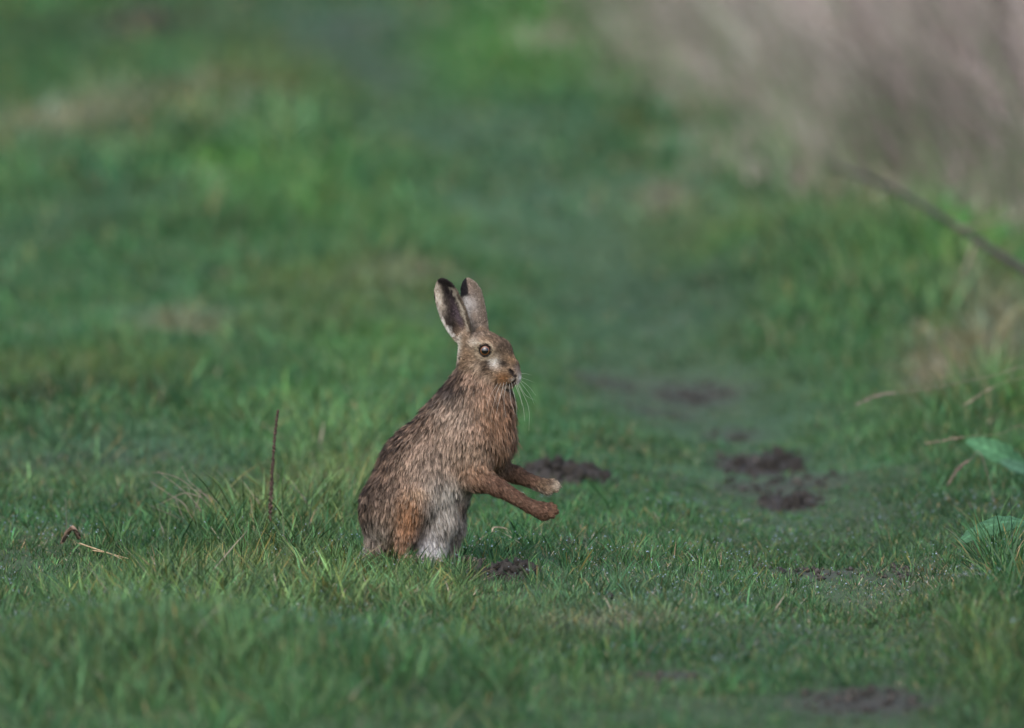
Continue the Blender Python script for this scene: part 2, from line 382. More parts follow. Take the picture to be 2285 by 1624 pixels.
# tall dead grass on the bank
def dry_bank():
    n = 80000
    y = rng.uniform(13, 75, n)
    e = bank_edge(y)
    x = e + np.abs(rng.exponential(1.6, n)) - np.minimum(rng.exponential(.10, n), .3)
    nt = 1500; pk = rng.integers(0, nt, n); tf = rng.random(n) < .78; sr = .05 + .0022 * (y[pk] + 10)
    x = np.where(tf, x[pk] + rng.normal(0, 1, n) * sr, x); y = np.where(tf, y[pk] + rng.normal(0, 1, n) * sr, y)
    tcol = np.where(tf, np.clip(rng.lognormal(0, .38, nt), .4, 1.35)[pk], 1); taz = rng.normal(0, .5, nt)[pk]; tL = rng.lognormal(0, .3, nt)[pk]
    k = (x < (y + CAM_D) * 1142 / FPX * 1.25 + .4) & (fbm(x * 1.7, y * .8, 93) > -.45)
    x, y, tcol, taz, tL = x[k], y[k], tcol[k], taz[k], tL[k]; n = len(x)
    far = np.clip((y - 11) / 50, 0, 1.2)
    into = np.clip((x - bank_edge(y)) / .8, 0, 1)
    L = (.13 + .42 * into) * rng.lognormal(0, .25, n) * (.6 + .8 * (.5 + .5 * fbm(x * 1.1 + 4, y * .5, 98)))
    az = rng.normal(math.pi * .95, .8, n) + 1.6 * taz; L = L * tL
    lean = np.abs(rng.normal(.42, .3, n)); bend = np.abs(rng.normal(.35, .3, n))
    pale = np.array((.50, .43, .39)); br = np.array((.26, .205, .185)); gr = np.array((.085, .16, .06))
    c = np.where(rng.random(n)[:, None] < .6, pale, br) * rng.lognormal(-.05, .28, n)[:, None]
    patch = .5 + .5 * fbm(x * 1.3, y * .35, 97)
    c = c * (.55 + .65 * ss_(patch, .25, .75)[:, None]) * tcol[:, None]
    isg = rng.random(n) < .42 * (1 - into) + .08
    c = np.where(isg[:, None], gr * rng.lognormal(0, .3, n)[:, None], c)
    w = (.004 + .007 * far) * rng.lognormal(0, .3, n)
    o = blades('tall_dry_grass', x, y, height(x, y) - .005, L, w, az, lean, bend, np.clip(c, .01, .7), np.clip(c * 1.1, .01, .7), M_dry, 2)
    tag(o, 'tall bleached dead grass on the bank at the upper right', 'dry grass', kind='stuff')
dry_bank()

# soil crumbs scattered on the bare places
def crumbs():
    x, y = scatter(-5, 14, 1600, 1.1); b = bare(x, y); k = rng.random(len(x)) < np.clip(b * 1.3 - .25, 0, 1); x, y = x[k], y[k]; n = len(x)
    oc = np.array([(1, 0, 0), (-1, 0, 0), (0, 1, 0), (0, -1, 0), (0, 0, 1), (0, 0, -1)], float)
    f = np.array([(0, 2, 4), (2, 1, 4), (1, 3, 4), (3, 0, 4), (2, 0, 5), (1, 2, 5), (3, 1, 5), (0, 3, 5)])
    r_ = np.minimum(rng.lognormal(math.log(.0045), .5, n), .009)
    V = np.stack([x, y, height(x, y) + r_ * .4], 1)[:, None] + oc[None] * r_[:, None, None] * rng.uniform(.5, 1.3, (n, 6, 1))
    c = SOIL[None] * rng.lognormal(.05, .35, n)[:, None]
    o = mesh_np('soil_crumbs', V.reshape(-1, 3), None, ((np.arange(n) * 6)[:, None, None] + f[None]).reshape(-1, 3), np.repeat(c, 6, 0), M_soil, smooth=False)
    tag(o, 'loose dark soil crumbs on the bare muddy patches', 'soil', kind='stuff')
crumbs()

# dew on the blades
def dew():
    x, y = scatter(-3.5, 2.5, 270, 1.05); n = len(x)
    hh = height(x, y) + np.clip(.035 + tall(x, y) * .8, .015, None) * rng.uniform(.6, 1.15, n)
    k = (bare(x, y) < .3) & (~footprint(x, y)) & (fbm(x * 1.5, y * 1.0, 111) > -.15)
    x, y, hh = x[k], y[k], hh[k]; n = len(x)
    r = rng.uniform(.0007, .0016, n) * np.where(rng.random(n) < .06, 1.5, 1)
    oc = np.array([(1, 0, 0), (-1, 0, 0), (0, 1, 0), (0, -1, 0), (0, 0, 1), (0, 0, -1)], float)
    # one subdivision of an octahedron
    f = [(0, 2, 4), (2, 1, 4), (1, 3, 4), (3, 0, 4), (2, 0, 5), (1, 2, 5), (3, 1, 5), (0, 3, 5)]
    vs = [tuple(v) for v in oc]; T = []
    cache = {}
    def mid(a, b):
        key = (min(a, b), max(a, b))
        if key not in cache:
            m = (np.array(vs[a]) + np.array(vs[b])); m /= np.linalg.norm(m); vs.append(tuple(m)); cache[key] = len(vs) - 1
        return cache[key]
    for a, b, c in f:
        ab, bc, ca = mid(a, b), mid(b, c), mid(c, a); T += [(a, ab, ca), (ab, b, bc), (ca, bc, c), (ab, bc, ca)]
    vs = np.array(vs); T = np.array(T); m = len(vs)
    V = (np.stack([x, y, hh], 1)[:, None] + vs[None] * r[:, None, None]).reshape(-1, 3)
    F = ((np.arange(n) * m)[:, None, None] + T[None]).reshape(-1, 3)
    o = mesh_np('dew_drop', V, None, F, None, M_dew)
    tag(o, 'tiny glinting dew drops on the short grass', 'dew', kind='stuff')
dew()

# ------------------------------------------------------------------ tubes and small builders
def tube(name, pts, radii, mat, parent=None, sides=6, col=(.2, .2, .2), colv=.0, lump=0.0):
    pts = [Vector(p) for p in pts]; V = []; Q = []; CC = []
    up = Vector((0, 0, 1))
    for i, p in enumerate(pts):
        t = (pts[min(i + 1, len(pts) - 1)] - pts[max(i - 1, 0)]).normalized()
        a = t.cross(Vector((0.3, 1, 0.1))).normalized(); b = t.cross(a)
        f = 1 + random.uniform(-colv, colv)
        for k in range(sides):
            ang = 2 * math.pi * k / sides
            rr = radii[i] * (1 + random.uniform(-lump, lump))
            V.append(p + (a * math.cos(ang) + b * math.sin(ang)) * rr); CC.append([c * f for c in col])
    for i in range(len(pts) - 1):
        for k in range(sides):
            Q.append((i * sides + k, i * sides + (k + 1) % sides, (i + 1) * sides + (k + 1) % sides, (i + 1) * sides + k))
    n = len(V); V += [pts[0], pts[-1]]; CC += [list(col), list(col)]
    T = [(n, (k + 1) % sides, k) for k in range(sides)] + [(n + 1, (len(pts) - 1) * sides + k, (len(pts) - 1) * sides + (k + 1) % sides) for k in range(sides)]
    return mesh_np(name, np.array([tuple(v) for v in V]), np.array(Q), np.array(T), np.array(CC), mat, parent)

def polyline(p, n):
    """Catmull-Rom through control points"""
    P = [Vector(p[0]) * 2 - Vector(p[1])] + [Vector(a) for a in p] + [Vector(p[-1]) * 2 - Vector(p[-2])]
    out = []
    for i in range(1, len(P) - 2):
        for k in range(n):
            t = k / n
            a, b, c, d = P[i - 1], P[i], P[i + 1], P[i + 2]
            out.append(.5 * ((2 * b) + (c - a) * t + (2 * a - 5 * b + 4 * c - d) * t * t + (3 * b - a - 3 * c + d) * t ** 3))
    out.append(P[-2]); return out

def at(px, py, y):
    """photo pixel at world depth y -> world point"""
    dist = y + CAM_D
    dep = PITCH + math.atan((py - 812) / FPX)
    return Vector(((px - 1142) / FPX * dist, y, CAM_H - dist * math.tan(dep)))

def icosphere_np(sub):
    import bmesh
    bm = bmesh.new(); bmesh.ops.create_icosphere(bm, subdivisions=sub, radius=1)
    v = np.array([tuple(a.co) for a in bm.verts]); f = np.array([[b.index for b in a.verts] for a in bm.faces]); bm.free()
    return v, f

ico1, ico1f = icosphere_np(2)

# molehills: a rough mound with crumbly clods lying on it as parts
clod_meshes = []
for k in range(5):
    v = ico1.copy()
    v *= (1 + .34 * np.sin(v[:, :1] * 5 + k * 2) * np.cos(v[:, 1:2] * 4 + k) + .18 * np.sin(v[:, 2:3] * 9 + k * 3) + rng.normal(0, .14, (len(v), 1)))
    v *= np.array([[1, .85 + .1 * k % .3, .72]])
    o = mesh_np('clod', v, None, ico1f, np.tile(SOIL * (0.85 + .12 * k), (len(v), 1)), M_soil, smooth=False)
    clod_meshes.append(o.data); bpy.data.objects.remove(o)

def molehill(px, py, rx, rh, depth, label, nclod, seed, clodr=.012):
    x0, y0 = ground_at(px, py); z0 = H1(x0, y0)
    root = empty('molehill', (x0, y0, z0), label, 'molehill', 'molehills in the grass')
    dist = y0 + CAM_D; a = rx / FPX * dist; hh = rh / FPX * dist
    n = 44; g = np.linspace(-1.15, 1.15, n); A, B = np.meshgrid(g, g, indexing='ij'); A = A.ravel(); B = B.ravel()
    r = np.hypot(A, B) * (1 + .22 * fbm(A * 2 + seed, B * 2, seed))
    z = np.clip(1 - r ** 2, -.25, 1) ** 1 if False else np.where(r < 1, (1 - r * r), -(r - 1))
    z = z * (.75 + .4 * fbm(A * 2.5, B * 2.5 + seed, seed + 3)) * hh + (r < 1.05) * (.018 * fbm(A * a * 55, B * depth * 55, seed + 7, 3) + .010 * fbm(A * a * 160, B * depth * 160, seed + 8, 2))
    V = np.stack([A * a, B * depth, z - .004], 1)
    ii = (np.arange(n - 1)[:, None] * n + np.arange(n - 1)[None]).ravel()
    cc = SOIL[None] * .8 * (1 + .35 * fbm(A * 6, B * 6, seed + 9)[:, None])
    mesh_np('mound', V, np.stack([ii, ii + n, ii + n + 1, ii + 1], 1), None, cc, M_soil, root, smooth=False)
    rs = np.random.default_rng(seed)
    for k in range(nclod):
        t = rs.random() * 2 * math.pi; q_ = math.sqrt(rs.random()) * 1.02
        o = bpy.data.objects.new('clod', clod_meshes[k % 5]); C.objects.link(o); o.parent = root
        zz = max(0, 1 - q_ * q_) * hh * .85
        s = clodr * min(2.0, rs.lognormal(-.25, .55))
        o.location = (q_ * math.cos(t) * a, q_ * math.sin(t) * depth, zz + s * .2)
        o.scale = (s, s, s); o.rotation_euler = tuple(rs.uniform(0, 6, 3))
    return root
molehill(1142, 1288, 62, 44, .10, 'small crumbly dark molehill in front of the hare beside its feet', 34, 3, .0085)
molehill(1072, 1286, 36, 28, .06, 'low spill of dark soil just left of the crumbly molehill', 12, 6, .007)
molehill(1248, 1066, 115, 50, .20, 'wide dark molehill right behind the raised forepaws', 40, 13, .011)
molehill(1700, 990, 115, 11, .35, 'blurred brown molehill at the middle right of the track', 24, 23, .014)
molehill(1770, 1060, 85, 7, .25, 'low flat brown molehill nearer the camera on the right of the track', 16, 33, .012)
molehill(320, 80, 90, 36, 1.6, 'far dark earth mound blurred near the top left corner', 14, 43, .05)

# dead dock-like stalk left of the hare
def stalk():
    x0, y0 = ground_at(601, 1215); b = at(601, 1200, y0); z = H1(x0, y0)
    root = empty('dead_stalk', (x0, y0, z), 'thin dark brown upright dead plant stalk standing left of the hare', 'stalk')
    P = [Vector((at(601, 1200, y0).x - x0, 0, -.02))] + [at(px, py, y0) - Vector((x0, y0, z)) for px, py in ((602, 1150), (605, 1090), (608, 1030), (612, 975), (616, 940), (620, 914))]
    pts = polyline(P, 8); n = len(pts)
    tube('stem', pts, [.0026 * (1 - .45 * i / n) for i in range(n)], M_stem, root, 7, (.075, .052, .045), .25, .1)
    V = []; F = []; CC = []; m = 0
    v0, f0 = icosphere_np(1)
    for k in range(260):
        t = .18 + .82 * random.random(); i = t * (n - 1); a = pts[int(i)].lerp(pts[min(int(i) + 1, n - 1)], i % 1)
        th = random.random() * 6.28; rr = .0036 * (1.1 - .6 * t)
        c = a + Vector((math.cos(th) * rr, math.sin(th) * rr, 0)); s = random.uniform(.0009, .0019) * (1.15 - .4 * t)
        V.append(v0 * np.array([[s, s, s * 1.6]]) + np.array(c)[None]); F.append(f0 + m); m += len(v0)
        CC.append(np.tile(np.array((.085, .055, .045)) * random.uniform(.5, 1.6), (len(v0), 1)))
    o = mesh_np('seed_husk', np.concatenate(V), None, np.concatenate(F), np.concatenate(CC), M_stem, root)
    o['kind'] = 'stuff'
stalk()

def stems(name, label, cat, lines, py_base, col, r=.0011, group=None, yoff=0.0):
    """thing made of a few thin stems given as photo polylines at one depth"""
    bx, by = ground_at(lines[0][0][0], py_base); by += yoff
    o0 = Vector((bx, by, H1(bx, by)))
    root = empty(name, o0, label, cat, group)
    for k, ln in enumerate(lines):
        dy = random.uniform(-.03, .03)
        P = polyline([at(px, py, by + dy * i) - o0 for i, (px, py) in enumerate(ln)], 6); n = len(P)
        tube('stem', P, [r * (1.0 - .6 * i / n) for i in range(n)], M_stem, root, 5, col, .2)
    return root

stems('dry_stems', 'thin pale leaning dead stems in the grass left of the dark stalk', 'dry stems', [
    [(468, 1132), (440, 1100), (400, 1068), (362, 1056), (338, 1054)], [(455, 1150), (425, 1110), (390, 1080), (350, 1050)],
    [(478, 1125), (440, 1090), (420, 1072), (405, 1040)], [(450, 1110), (410, 1100), (365, 1120), (340, 1130)],
    [(430, 1165), (410, 1125), (380, 1105), (335, 1075)], [(418, 1180), (405, 1150), (395, 1125), (390, 1105)], [(500, 1135), (470, 1110), (440, 1095), (405, 1085)],
    [(410, 1165), (385, 1150), (365, 1142), (335, 1128)], [(425, 1160), (440, 1120), (448, 1090)]], 1185, (.24, .20, .165), .0011)
stems('dry_stems', 'short dark dead twig leaning between the stalk and the hare', 'dry stems', [
    [(688, 1128), (672, 1105), (660, 1088), (650, 1072)], [(636, 1092), (640, 1080), (648, 1070)]], 1180, (.14, .11, .09), .0012)
stems('dry_stems', 'long straw stem lying flat in the grass at the left', 'dry stems', [
    [(175, 1212), (205, 1222), (235, 1232), (262, 1240), (285, 1246)], [(205, 1228), (240, 1234), (280, 1252)]], 1250, (.38, .29, .18), .0016)
stems('dry_stems', 'pale bent straw arching above the grass below the forelegs', 'dry stems', [
    [(1098, 1188), (1100, 1178), (1112, 1176), (1130, 1180), (1142, 1190)]], 1215, (.42, .34, .25), .0017)
stems('dry_stems', 'thin blurred dead stem upright at the far left edge', 'dry stems', [[(147, 1190), (146, 1150), (144, 1110)]], 1215, (.10, .10, .08), .0010)

# crumpled dead leaf at the left
def dead_leaf():
    x0, y0 = ground_at(152, 1232); z = H1(x0, y0)
    root = empty('dead_leaf', (x0, y0, z), 'small crumpled pale brown dead leaf on the grass at the left', 'leaf')
    n = 10; V = []; CC = []
    for i in range(n):
        for j in range(n):
            u = i / (n - 1); v = j / (n - 1) * 2 - 1
            w = math.sin(math.pi * min(1, u * .95 + .04)) ** .7 * .014
            ang = v * 1.2
            V.append((.034 * (u - .4) + .004 * math.sin(9 * v), w * math.sin(ang) * .8 + .004 * math.sin(u * 8), .022 + .026 * math.sin(u * 2.6) + w * (1 - math.cos(ang)) * .8 - .03 * (u > .85) * (u - .85) + .002 * math.sin(13 * u + 7 * v)))
            CC.append(np.array((.30, .21, .16)) * random.uniform(.7, 1.1))
    ii = (np.arange(n - 1)[:, None] * n + np.arange(n - 1)[None]).ravel()
    o = mesh_np('leaf_blade', V, np.stack([ii, ii + n, ii + n + 1, ii + 1], 1), None, np.array(CC), M_stem, root)
    m = o.modifiers.new('thickness', 'SOLIDIFY'); m.thickness = .0008
dead_leaf()

# broad dock leaves at the right edge
def leaf_mesh(name, pts, width, parent, col, cup=.25, tilt=0.0, wave=.0):
    """leaf blade along a midrib polyline; with midrib as sub-part"""
    P = polyline(pts, 6); n = len(P); V = []; CC = []; m = 13
    for i, p in enumerate(P):
        t = (P[min(i + 1, n - 1)] - P[max(i - 1, 0)]).normalized()
        side = t.cross(Vector((0, -math.sin(tilt), math.cos(tilt)))).normalized(); up = side.cross(t)
        u = i / (n - 1); w = width * (math.sin(math.pi * (u * .93 + .035)) ** .62) * (1.05 - .25 * u)
        for j in range(m):
            v = j / (m - 1) * 2 - 1
            q = p + side * (v * w * (1 - .08 * abs(v) + .07 * math.sin(u * 31 + 2 * v))) + up * (cup * w * v * v + wave * w * math.sin(u * 16 + (v > 0) * 2) * abs(v) ** 2 + .05 * w * math.sin(u * 40 - abs(v) * 6))
            V.append(tuple(q)); f = (.92 + .12 * math.sin(u * 40 - abs(v) * 6) + (.55 if abs(v) < .09 else 0)) * random.uniform(.85, 1.1)
            CC.append(np.array(col) * f)
    ii = (np.arange(n - 1)[:, None] * m + np.arange(m - 1)[None]).ravel()
    o = mesh_np(name, V, np.stack([ii, ii + m, ii + m + 1, ii + 1], 1), None, np.array(CC), M_leaf, parent)
    sm = o.modifiers.new('thickness', 'SOLIDIFY'); sm.thickness = .0007
    tube('midrib', [tuple(a - Vector((0, 0, .0006))) for a in P], [.0016 * (1 - .7 * i / n) for i in range(n)], M_leaf, o, 5, tuple(c * 1.3 for c in col))
    return o

def dock(px, py, label, leaves, yoff=0):
    x0, y0 = ground_at(px, py); y0 += yoff; z = H1(x0, y0); o0 = Vector((x0, y0, z))
    root = empty('dock_plant', o0, label, 'plant', 'dock plants at the right edge')
    for pts, w, col, cup, tilt in leaves:
        P = [at(a, b, y0 + d) - o0 for a, b, d in pts]
        lf = leaf_mesh('leaf', P, w, root, col, cup, tilt, .07)
        base = P[0]
        tube('stalk', polyline([Vector((0, 0, -.01)), Vector((base.x * .5, base.y * .5, base.z * .6)), base], 6), [.0022] * 13, M_leaf, root, 6, (.12, .16, .06))
dock(2300, 1085, 'broad glossy green dock leaf reaching in from the right edge', [
    ([(2292, 1042, .0), (2262, 1028, -.02), (2225, 1010, -.03), (2190, 995, -.02), (2158, 982, 0)], .030, (.065, .17, .085), .18, 1.0),
    ([(2320, 1066, .0), (2285, 1052, -.03), (2255, 1040, -.05), (2232, 1030, -.06)], .026, (.08, .18, .11), .2, .7),
    ([(2330, 1020, .0), (2350, 1000, .03), (2372, 985, .05)], .026, (.075, .17, .08), .25, .5)])
dock(2300, 1245, 'pale green arching dock leaf low in the grass at the right edge', [
    ([(2290, 1165, .0), (2255, 1163, -.02), (2215, 1172, -.04), (2175, 1190, -.05), (2140, 1210, -.06)], .024, (.06, .15, .08), -.2, .85),
    ([(2330, 1180, .0), (2360, 1170, .03), (2390, 1180, .05)], .026, (.075, .17, .08), .25, .5)])

# grass seed stalks leaning in from the right
def seed_stalk(label, line, py_base, r, headlen, col, xb):
    bx, by = ground_at(xb, py_base); o0 = Vector((bx, by, H1(bx, by)))
    root = empty('seed_stalk', o0, label, 'grass stalk', 'seeding grass stalks at the right edge')
    P = polyline([Vector((0, 0, -.02))] + [at(a, b, by) - o0 for a, b in line], 9); n = len(P)
    tube('stem', P, [r * (1 - .6 * i / n) for i in range(n)], M_stem, root, 5, col, .15)
    v0, f0 = icosphere_np(1); V = []; F = []; CC = []; m = 0
    for k in range(int(90 * headlen / .3)):
        t = 1 - headlen * random.random(); i = t * (n - 1); a = P[int(i)].lerp(P[min(int(i) + 1, n - 1)], i % 1)
        d = (P[-1] - P[-4]).normalized(); q_ = d.to_track_quat('Z', 'Y').to_matrix()
        s = random.uniform(.0007, .0013); rr = .0020 * (.5 + math.sin(math.pi * (1 - t) / headlen) * .7)
        vv = (np.array(q_) @ (v0 * np.array([[s, s, s * 3]])).T).T
        V.append(vv + np.array(a + Vector((random.uniform(-1, 1), random.uniform(-1, 1), random.uniform(-1, 1))) * rr)[None]); F.append(f0 + m); m += len(v0)
        CC.append(np.tile(np.array(col) * random.uniform(.7, 1.3), (len(v0), 1)))
    o = mesh_np('seed_head', np.concatenate(V), None, np.concatenate(F), np.concatenate(CC), M_stem, root); o['kind'] = 'stuff'
seed_stalk('pale grass seed head arching far left over the track from the right edge', [(2310, 838), (2200, 842), (2100, 862), (2020, 874), (1960, 882), (1912, 902)], 1070, 0.0008, .28, (.27, .21, .19), 2330)
seed_stalk('plain straw stalk rising to the right edge above the dock leaf', [(2330, 900), (2310, 850), (2288, 842), (2220, 862), (2150, 905)], 1075, 0.0008, .2, (.30, .25, .19), 2360)
seed_stalk('short brown seed head drooping just left of the dock leaf', [(2190, 1015), (2165, 1026), (2140, 1045), (2115, 1082)], 1120, 0.0008, .5, (.22, .16, .14), 2230)
seed_stalk('thin seed stalk at dock leaf height by the right edge', [(2290, 960), (2230, 968), (2150, 975), (2065, 990)], 1100, 0.0007, .25, (.24, .19, .15), 2310)

# blurred bramble branch diagonally across the verge
def branch():
    by = 8.5; bx = (2400 - 1142) / FPX * (by + CAM_D); o0 = Vector((bx, by, H1(bx, by)))
    root = empty('fallen_branch', o0, 'dark blurred bramble branch slanting down to the right edge', 'branch')
    L = [(1860, 372, 5.5), (1930, 395, 4.2), (2010, 430, 3), (2090, 478, 1.5), (2170, 528, 1), (2240, 575, .4), (2300, 612, 0), (2420, 700, -.2)]
    P = polyline([at(a, b, by + d) - o0 for a, b, d in L], 6); n = len(P)
    tube('branch_wood', P, [.011 * (.55 + .45 * i / n) for i in range(n)], M_stem, root, 8, (.050, .036, .032), .2, .1)
    for ln in ([(2175, 532, 1), (2165, 570, .9), (2150, 610, .8)], [(2130, 510, 1), (2200, 500, .8), (2290, 470, .6)], [(2010, 430, 3), (1990, 400, 3), (1950, 360, 3)]):
        Q = polyline([at(a, b, by + d) - o0 for a, b, d in ln], 5)
        tube('side_twig', Q, [.004 * (1 - .5 * i / len(Q)) for i in range(len(Q))], M_stem, root, 6, (.28, .24, .19), .2)
branch()

# ------------------------------------------------------------------ the hare
def hp(px, py, d):
    y = d * S
    return np.array([(px - 1142) * S, y, (1262 - py) * S - y * .055])

# (a, b, ra, rb, k, region)   all in photo pixels (px, py, depth)
PR = []
def cap(a, b, ra, rb, k, reg, sy=1.0): PR.append((hp(*a), hp(*b), ra * S, rb * S, k * S, reg, sy))
# torso
cap((897, 1132, 0), (950, 1050, 0), 90, 93, 30, 'torso', .86)
cap((950, 1050, 0), (1042, 950, 0), 93, 89, 40, 'torso', .80)
cap((1042, 950, -4), (1065, 885, -6), 89, 64, 40, 'torso', .78)
cap((1094, 985, -10), (1090, 905, -10), 46, 42, 30, 'chest', 1.0)
cap((1065, 885, -6), (1066, 825, -10), 62, 42, 34, 'neck', .82)
# head
cap((1069, 785, -12), (1078, 782, -14), 41, 40, 22, 'head', .86)
cap((1082, 778, -14), (1112, 782, -20), 38, 29, 16, 'head', .86)
cap((1108, 790, -20), (1138, 818, -32), 30, 20, 14, 'head', .9)
cap((1080, 822, -16), (1112, 832, -26), 36, 27, 14, 'head', .85)
cap((1118, 832, -30), (1138, 834, -36), 25, 20, 10, 'head', .95)
cap((1138, 830, -36), (1147, 836, -40), 17, 14, 8, 'head', 1.0)
cap((1142, 840, -36), (1149, 845, -39), 14, 11, 6, 'head', 1.0)
cap((1110, 852, -26), (1138, 856, -34), 14, 9, 6, 'head', 1.0)
cap((1062, 768, -44), (1105, 776, -46), 9, 7, 14, 'head', 1.0)    # brow over the near eye
# ear roots
cap((1040, 752, -30), (1048, 800, -24), 16, 24, 14, 'head', .9)
cap((1075, 742, 18), (1076, 770, 10), 14, 22, 14, 'head', .9)
# near foreleg
cap((1050, 990, -58), (1062, 1062, -66), 46, 30, 26, 'torso', .8)
cap((1062, 1062, -68), (1110, 1086, -80), 25, 17.5, 18, 'nearfore')
cap((1110, 1086, -80), (1178, 1126, -92), 17.5, 12.5, 10, 'nearfore')
cap((1180, 1128, -92), (1212, 1140, -95), 13, 19, 6, 'nearfore')
for (a, b, d) in ((1238, 1132, -90), (1241, 1141, -101), (1233, 1149, -106), (1219, 1153, -104), (1231, 1127, -86)):
    cap((1208, 1140, -95), (a - 3, b, d), 12, 6.6, 2, 'nearpaw')
# far foreleg
cap((1098, 1000, 40), (1110, 1045, 42), 34, 24, 24, 'torso', .9)
cap((1110, 1045, 42), (1150, 1058, 42), 22, 16.5, 14, 'farfore')
cap((1150, 1058, 42), (1196, 1078, 38), 16.5, 12.5, 10, 'farfore')
cap((1196, 1078, 38), (1218, 1085, 36), 13, 17, 6, 'farfore')
for (a, b, d) in ((1243, 1077, 38), (1247, 1084, 30), (1242, 1091, 24), (1228, 1096, 22), (1236, 1073, 46)):
    cap((1214, 1083, 34), (a - 3, b, d), 11, 6.2, 2, 'farpaw')
# belly
cap((985, 1085, -14), (985, 1150, -18), 60, 40, 24, 'belly', .9)
cap((975, 1150, -16), (962, 1222, -22), 42, 32, 20, 'belly', .9)
# near hind leg
cap((880, 1128, -34), (918, 1122, -62), 68, 42, 26, 'haunch', .8)
cap((920, 1120, -72), (908, 1185, -72), 36, 21, 16, 'nearhind', .9)
cap((908, 1185, -72), (890, 1240, -66), 20, 12, 12, 'nearhind')
cap((890, 1246, -66), (985, 1256, -112), 11, 10, 8, 'nearhind')
# far hind leg
cap((975, 1120, 50), (1014, 1112, 46), 44, 27, 22, 'farhind', .9)
cap((1015, 1112, 44), (1016, 1180, 44), 25, 19, 14, 'farhind')
cap((1016, 1180, 44), (1004, 1242, 46), 19, 12, 10, 'farhind')
cap((1000, 1248, 46), (1075, 1258, 10), 11, 9, 8, 'farhind')
# rump bottom and tail
cap((862, 1170, 10), (850, 1205, 5), 52, 34, 24, 'haunch', 1.0)
cap((845, 1215, 40), (822, 1232, 50), 18, 10, 14, 'tail')

EARS = {}
def ear(name, base, tip, nrm, prof, cup, thick):
    B = hp(*base); T = hp(*tip); a = T - B; L = np.linalg.norm(a); a /= L
    n = np.array(nrm, float); n -= a * n.dot(a); n /= np.linalg.norm(n)
    s = np.cross(n, a)
    if s[0] < 0: s = -s
    EARS[name] = (B, a, L, n, s, np.array(prof), cup, thick)
ear('nearear', (1038, 762, -32), (983, 621, -30), (-.35, -1, 0), [(0, 15), (.1, 22), (.22, 28), (.39, 31.5), (.58, 31), (.76, 28), (.88, 22), (.96, 13), (1, 5)], .42, 2.4)
ear('farear', (1076, 755, 24), (1041, 620, 30), (.35, 1, 0), [(0, 17), (.2, 20), (.4, 23.5), (.6, 25.5), (.76, 25), (.88, 20), (.96, 12), (1, 5)], .38, 2.4)

def ear_local(name, P):
    B, a, L, n, s, prof, cup, th = EARS[name]
    q_ = P - B; u = q_ @ a / L; v = q_ @ s; w = q_ @ n
    W = np.interp(u, prof[:, 0], prof[:, 1]) * S
    return u, v, w, W, L, cup, th * S
def ear_sdf(name, P):
    u, v, w, W, L, cup, th = ear_local(name, P)
    W = np.maximum(W, .002)
    bowl = cup * np.clip(np.sin(np.clip(u, 0, 1) * math.pi) + .35, .2, 1)
    ws = bowl * W * ((v / W) ** 2 - .5)
    d1 = np.abs(w - ws) * .8 - th
    d2 = np.abs(v) - W
    d3 = np.maximum(u - 1, -u - .02) * L
    d = np.maximum(np.maximum(d1, d2), d3)
    return d

def seg_sdf(P, pr):
    a, b, ra, rb, k, reg, sy = pr
    Q = P - a; Q = Q * np.array([1, 1 / sy, 1]); ba = (b - a) * np.array([1, 1 / sy, 1])
    t = np.clip(Q @ ba / max(ba @ ba, 1e-12), 0, 1)
    d = np.linalg.norm(Q - t[..., None] * ba, axis=-1) - (ra + (rb - ra) * t)
    return d

VOX = .0019
lo = hp(782, 1275, -140) - .004; hi = hp(1262, 612, 115) + .004
lo = np.minimum(lo, [lo[0], -.125, -.012]); hi[1] = max(hi[1], .105)
dims = np.ceil((hi - lo) / VOX).astype(int) + 1
F = np.full(dims, .05, np.float32)
def smin(a, b, k):
    h = np.clip(.5 + .5 * (b - a) / k, 0, 1)
    return b * (1 - h) + a * h - k * h * (1 - h)
def region_grid(bmin, bmax):
    i0 = np.clip(((bmin - lo) / VOX).astype(int), 0, dims - 1); i1 = np.clip(((bmax - lo) / VOX).astype(int) + 2, 1, dims)
    ax = [lo[i] + VOX * np.arange(i0[i], i1[i]) for i in range(3)]
    P = np.stack(np.meshgrid(*ax, indexing='ij'), -1)
    return tuple(slice(i0[i], i1[i]) for i in range(3)), P
for pr in PR:
    a, b, ra, rb, k, reg, sy = pr
    m = max(ra, rb) + k + .008
    sl, P = region_grid(np.minimum(a, b) - m, np.maximum(a, b) + m)
    F[sl] = smin(F[sl], seg_sdf(P, pr).astype(np.float32), k)
for nm in EARS:
    B, a, L, n, s, prof, cup, th = EARS[nm]; T = B + a * L
    sl, P = region_grid(np.minimum(B, T) - .045, np.maximum(B, T) + .045)
    F[sl] = smin(F[sl], ear_sdf(nm, P).astype(np.float32), .0035)

def samp(P):
    q_ = (P - lo) / VOX; i = np.clip(np.floor(q_).astype(int), 0, dims - 2); f = q_ - i
    o = 0
    for dx in (0, 1):
        for dy in (0, 1):
            for dz in (0, 1):
                w = (f[..., 0] if dx else 1 - f[..., 0]) * (f[..., 1] if dy else 1 - f[..., 1]) * (f[..., 2] if dz else 1 - f[..., 2])
                o = o + w * F[i[..., 0] + dx, i[..., 1] + dy, i[..., 2] + dz]
    return o
def grad(P, e=.0025):
    g = np.stack([samp(P + np.eye(3)[i] * e) - samp(P - np.eye(3)[i] * e) for i in range(3)], -1)
    return g / np.maximum(np.linalg.norm(g, axis=-1, keepdims=True), 1e-9)
def front_depth(px, py):
    for d in np.arange(-110, 60, .5):
        p = hp(px, py, d)
        if samp(p[None])[0] < 0: return d
    return 0
EYE_R = 13.8
ed = front_depth(1082.6, 781.4)
EYE = hp(1082.6, 781.4, ed + 6.5)
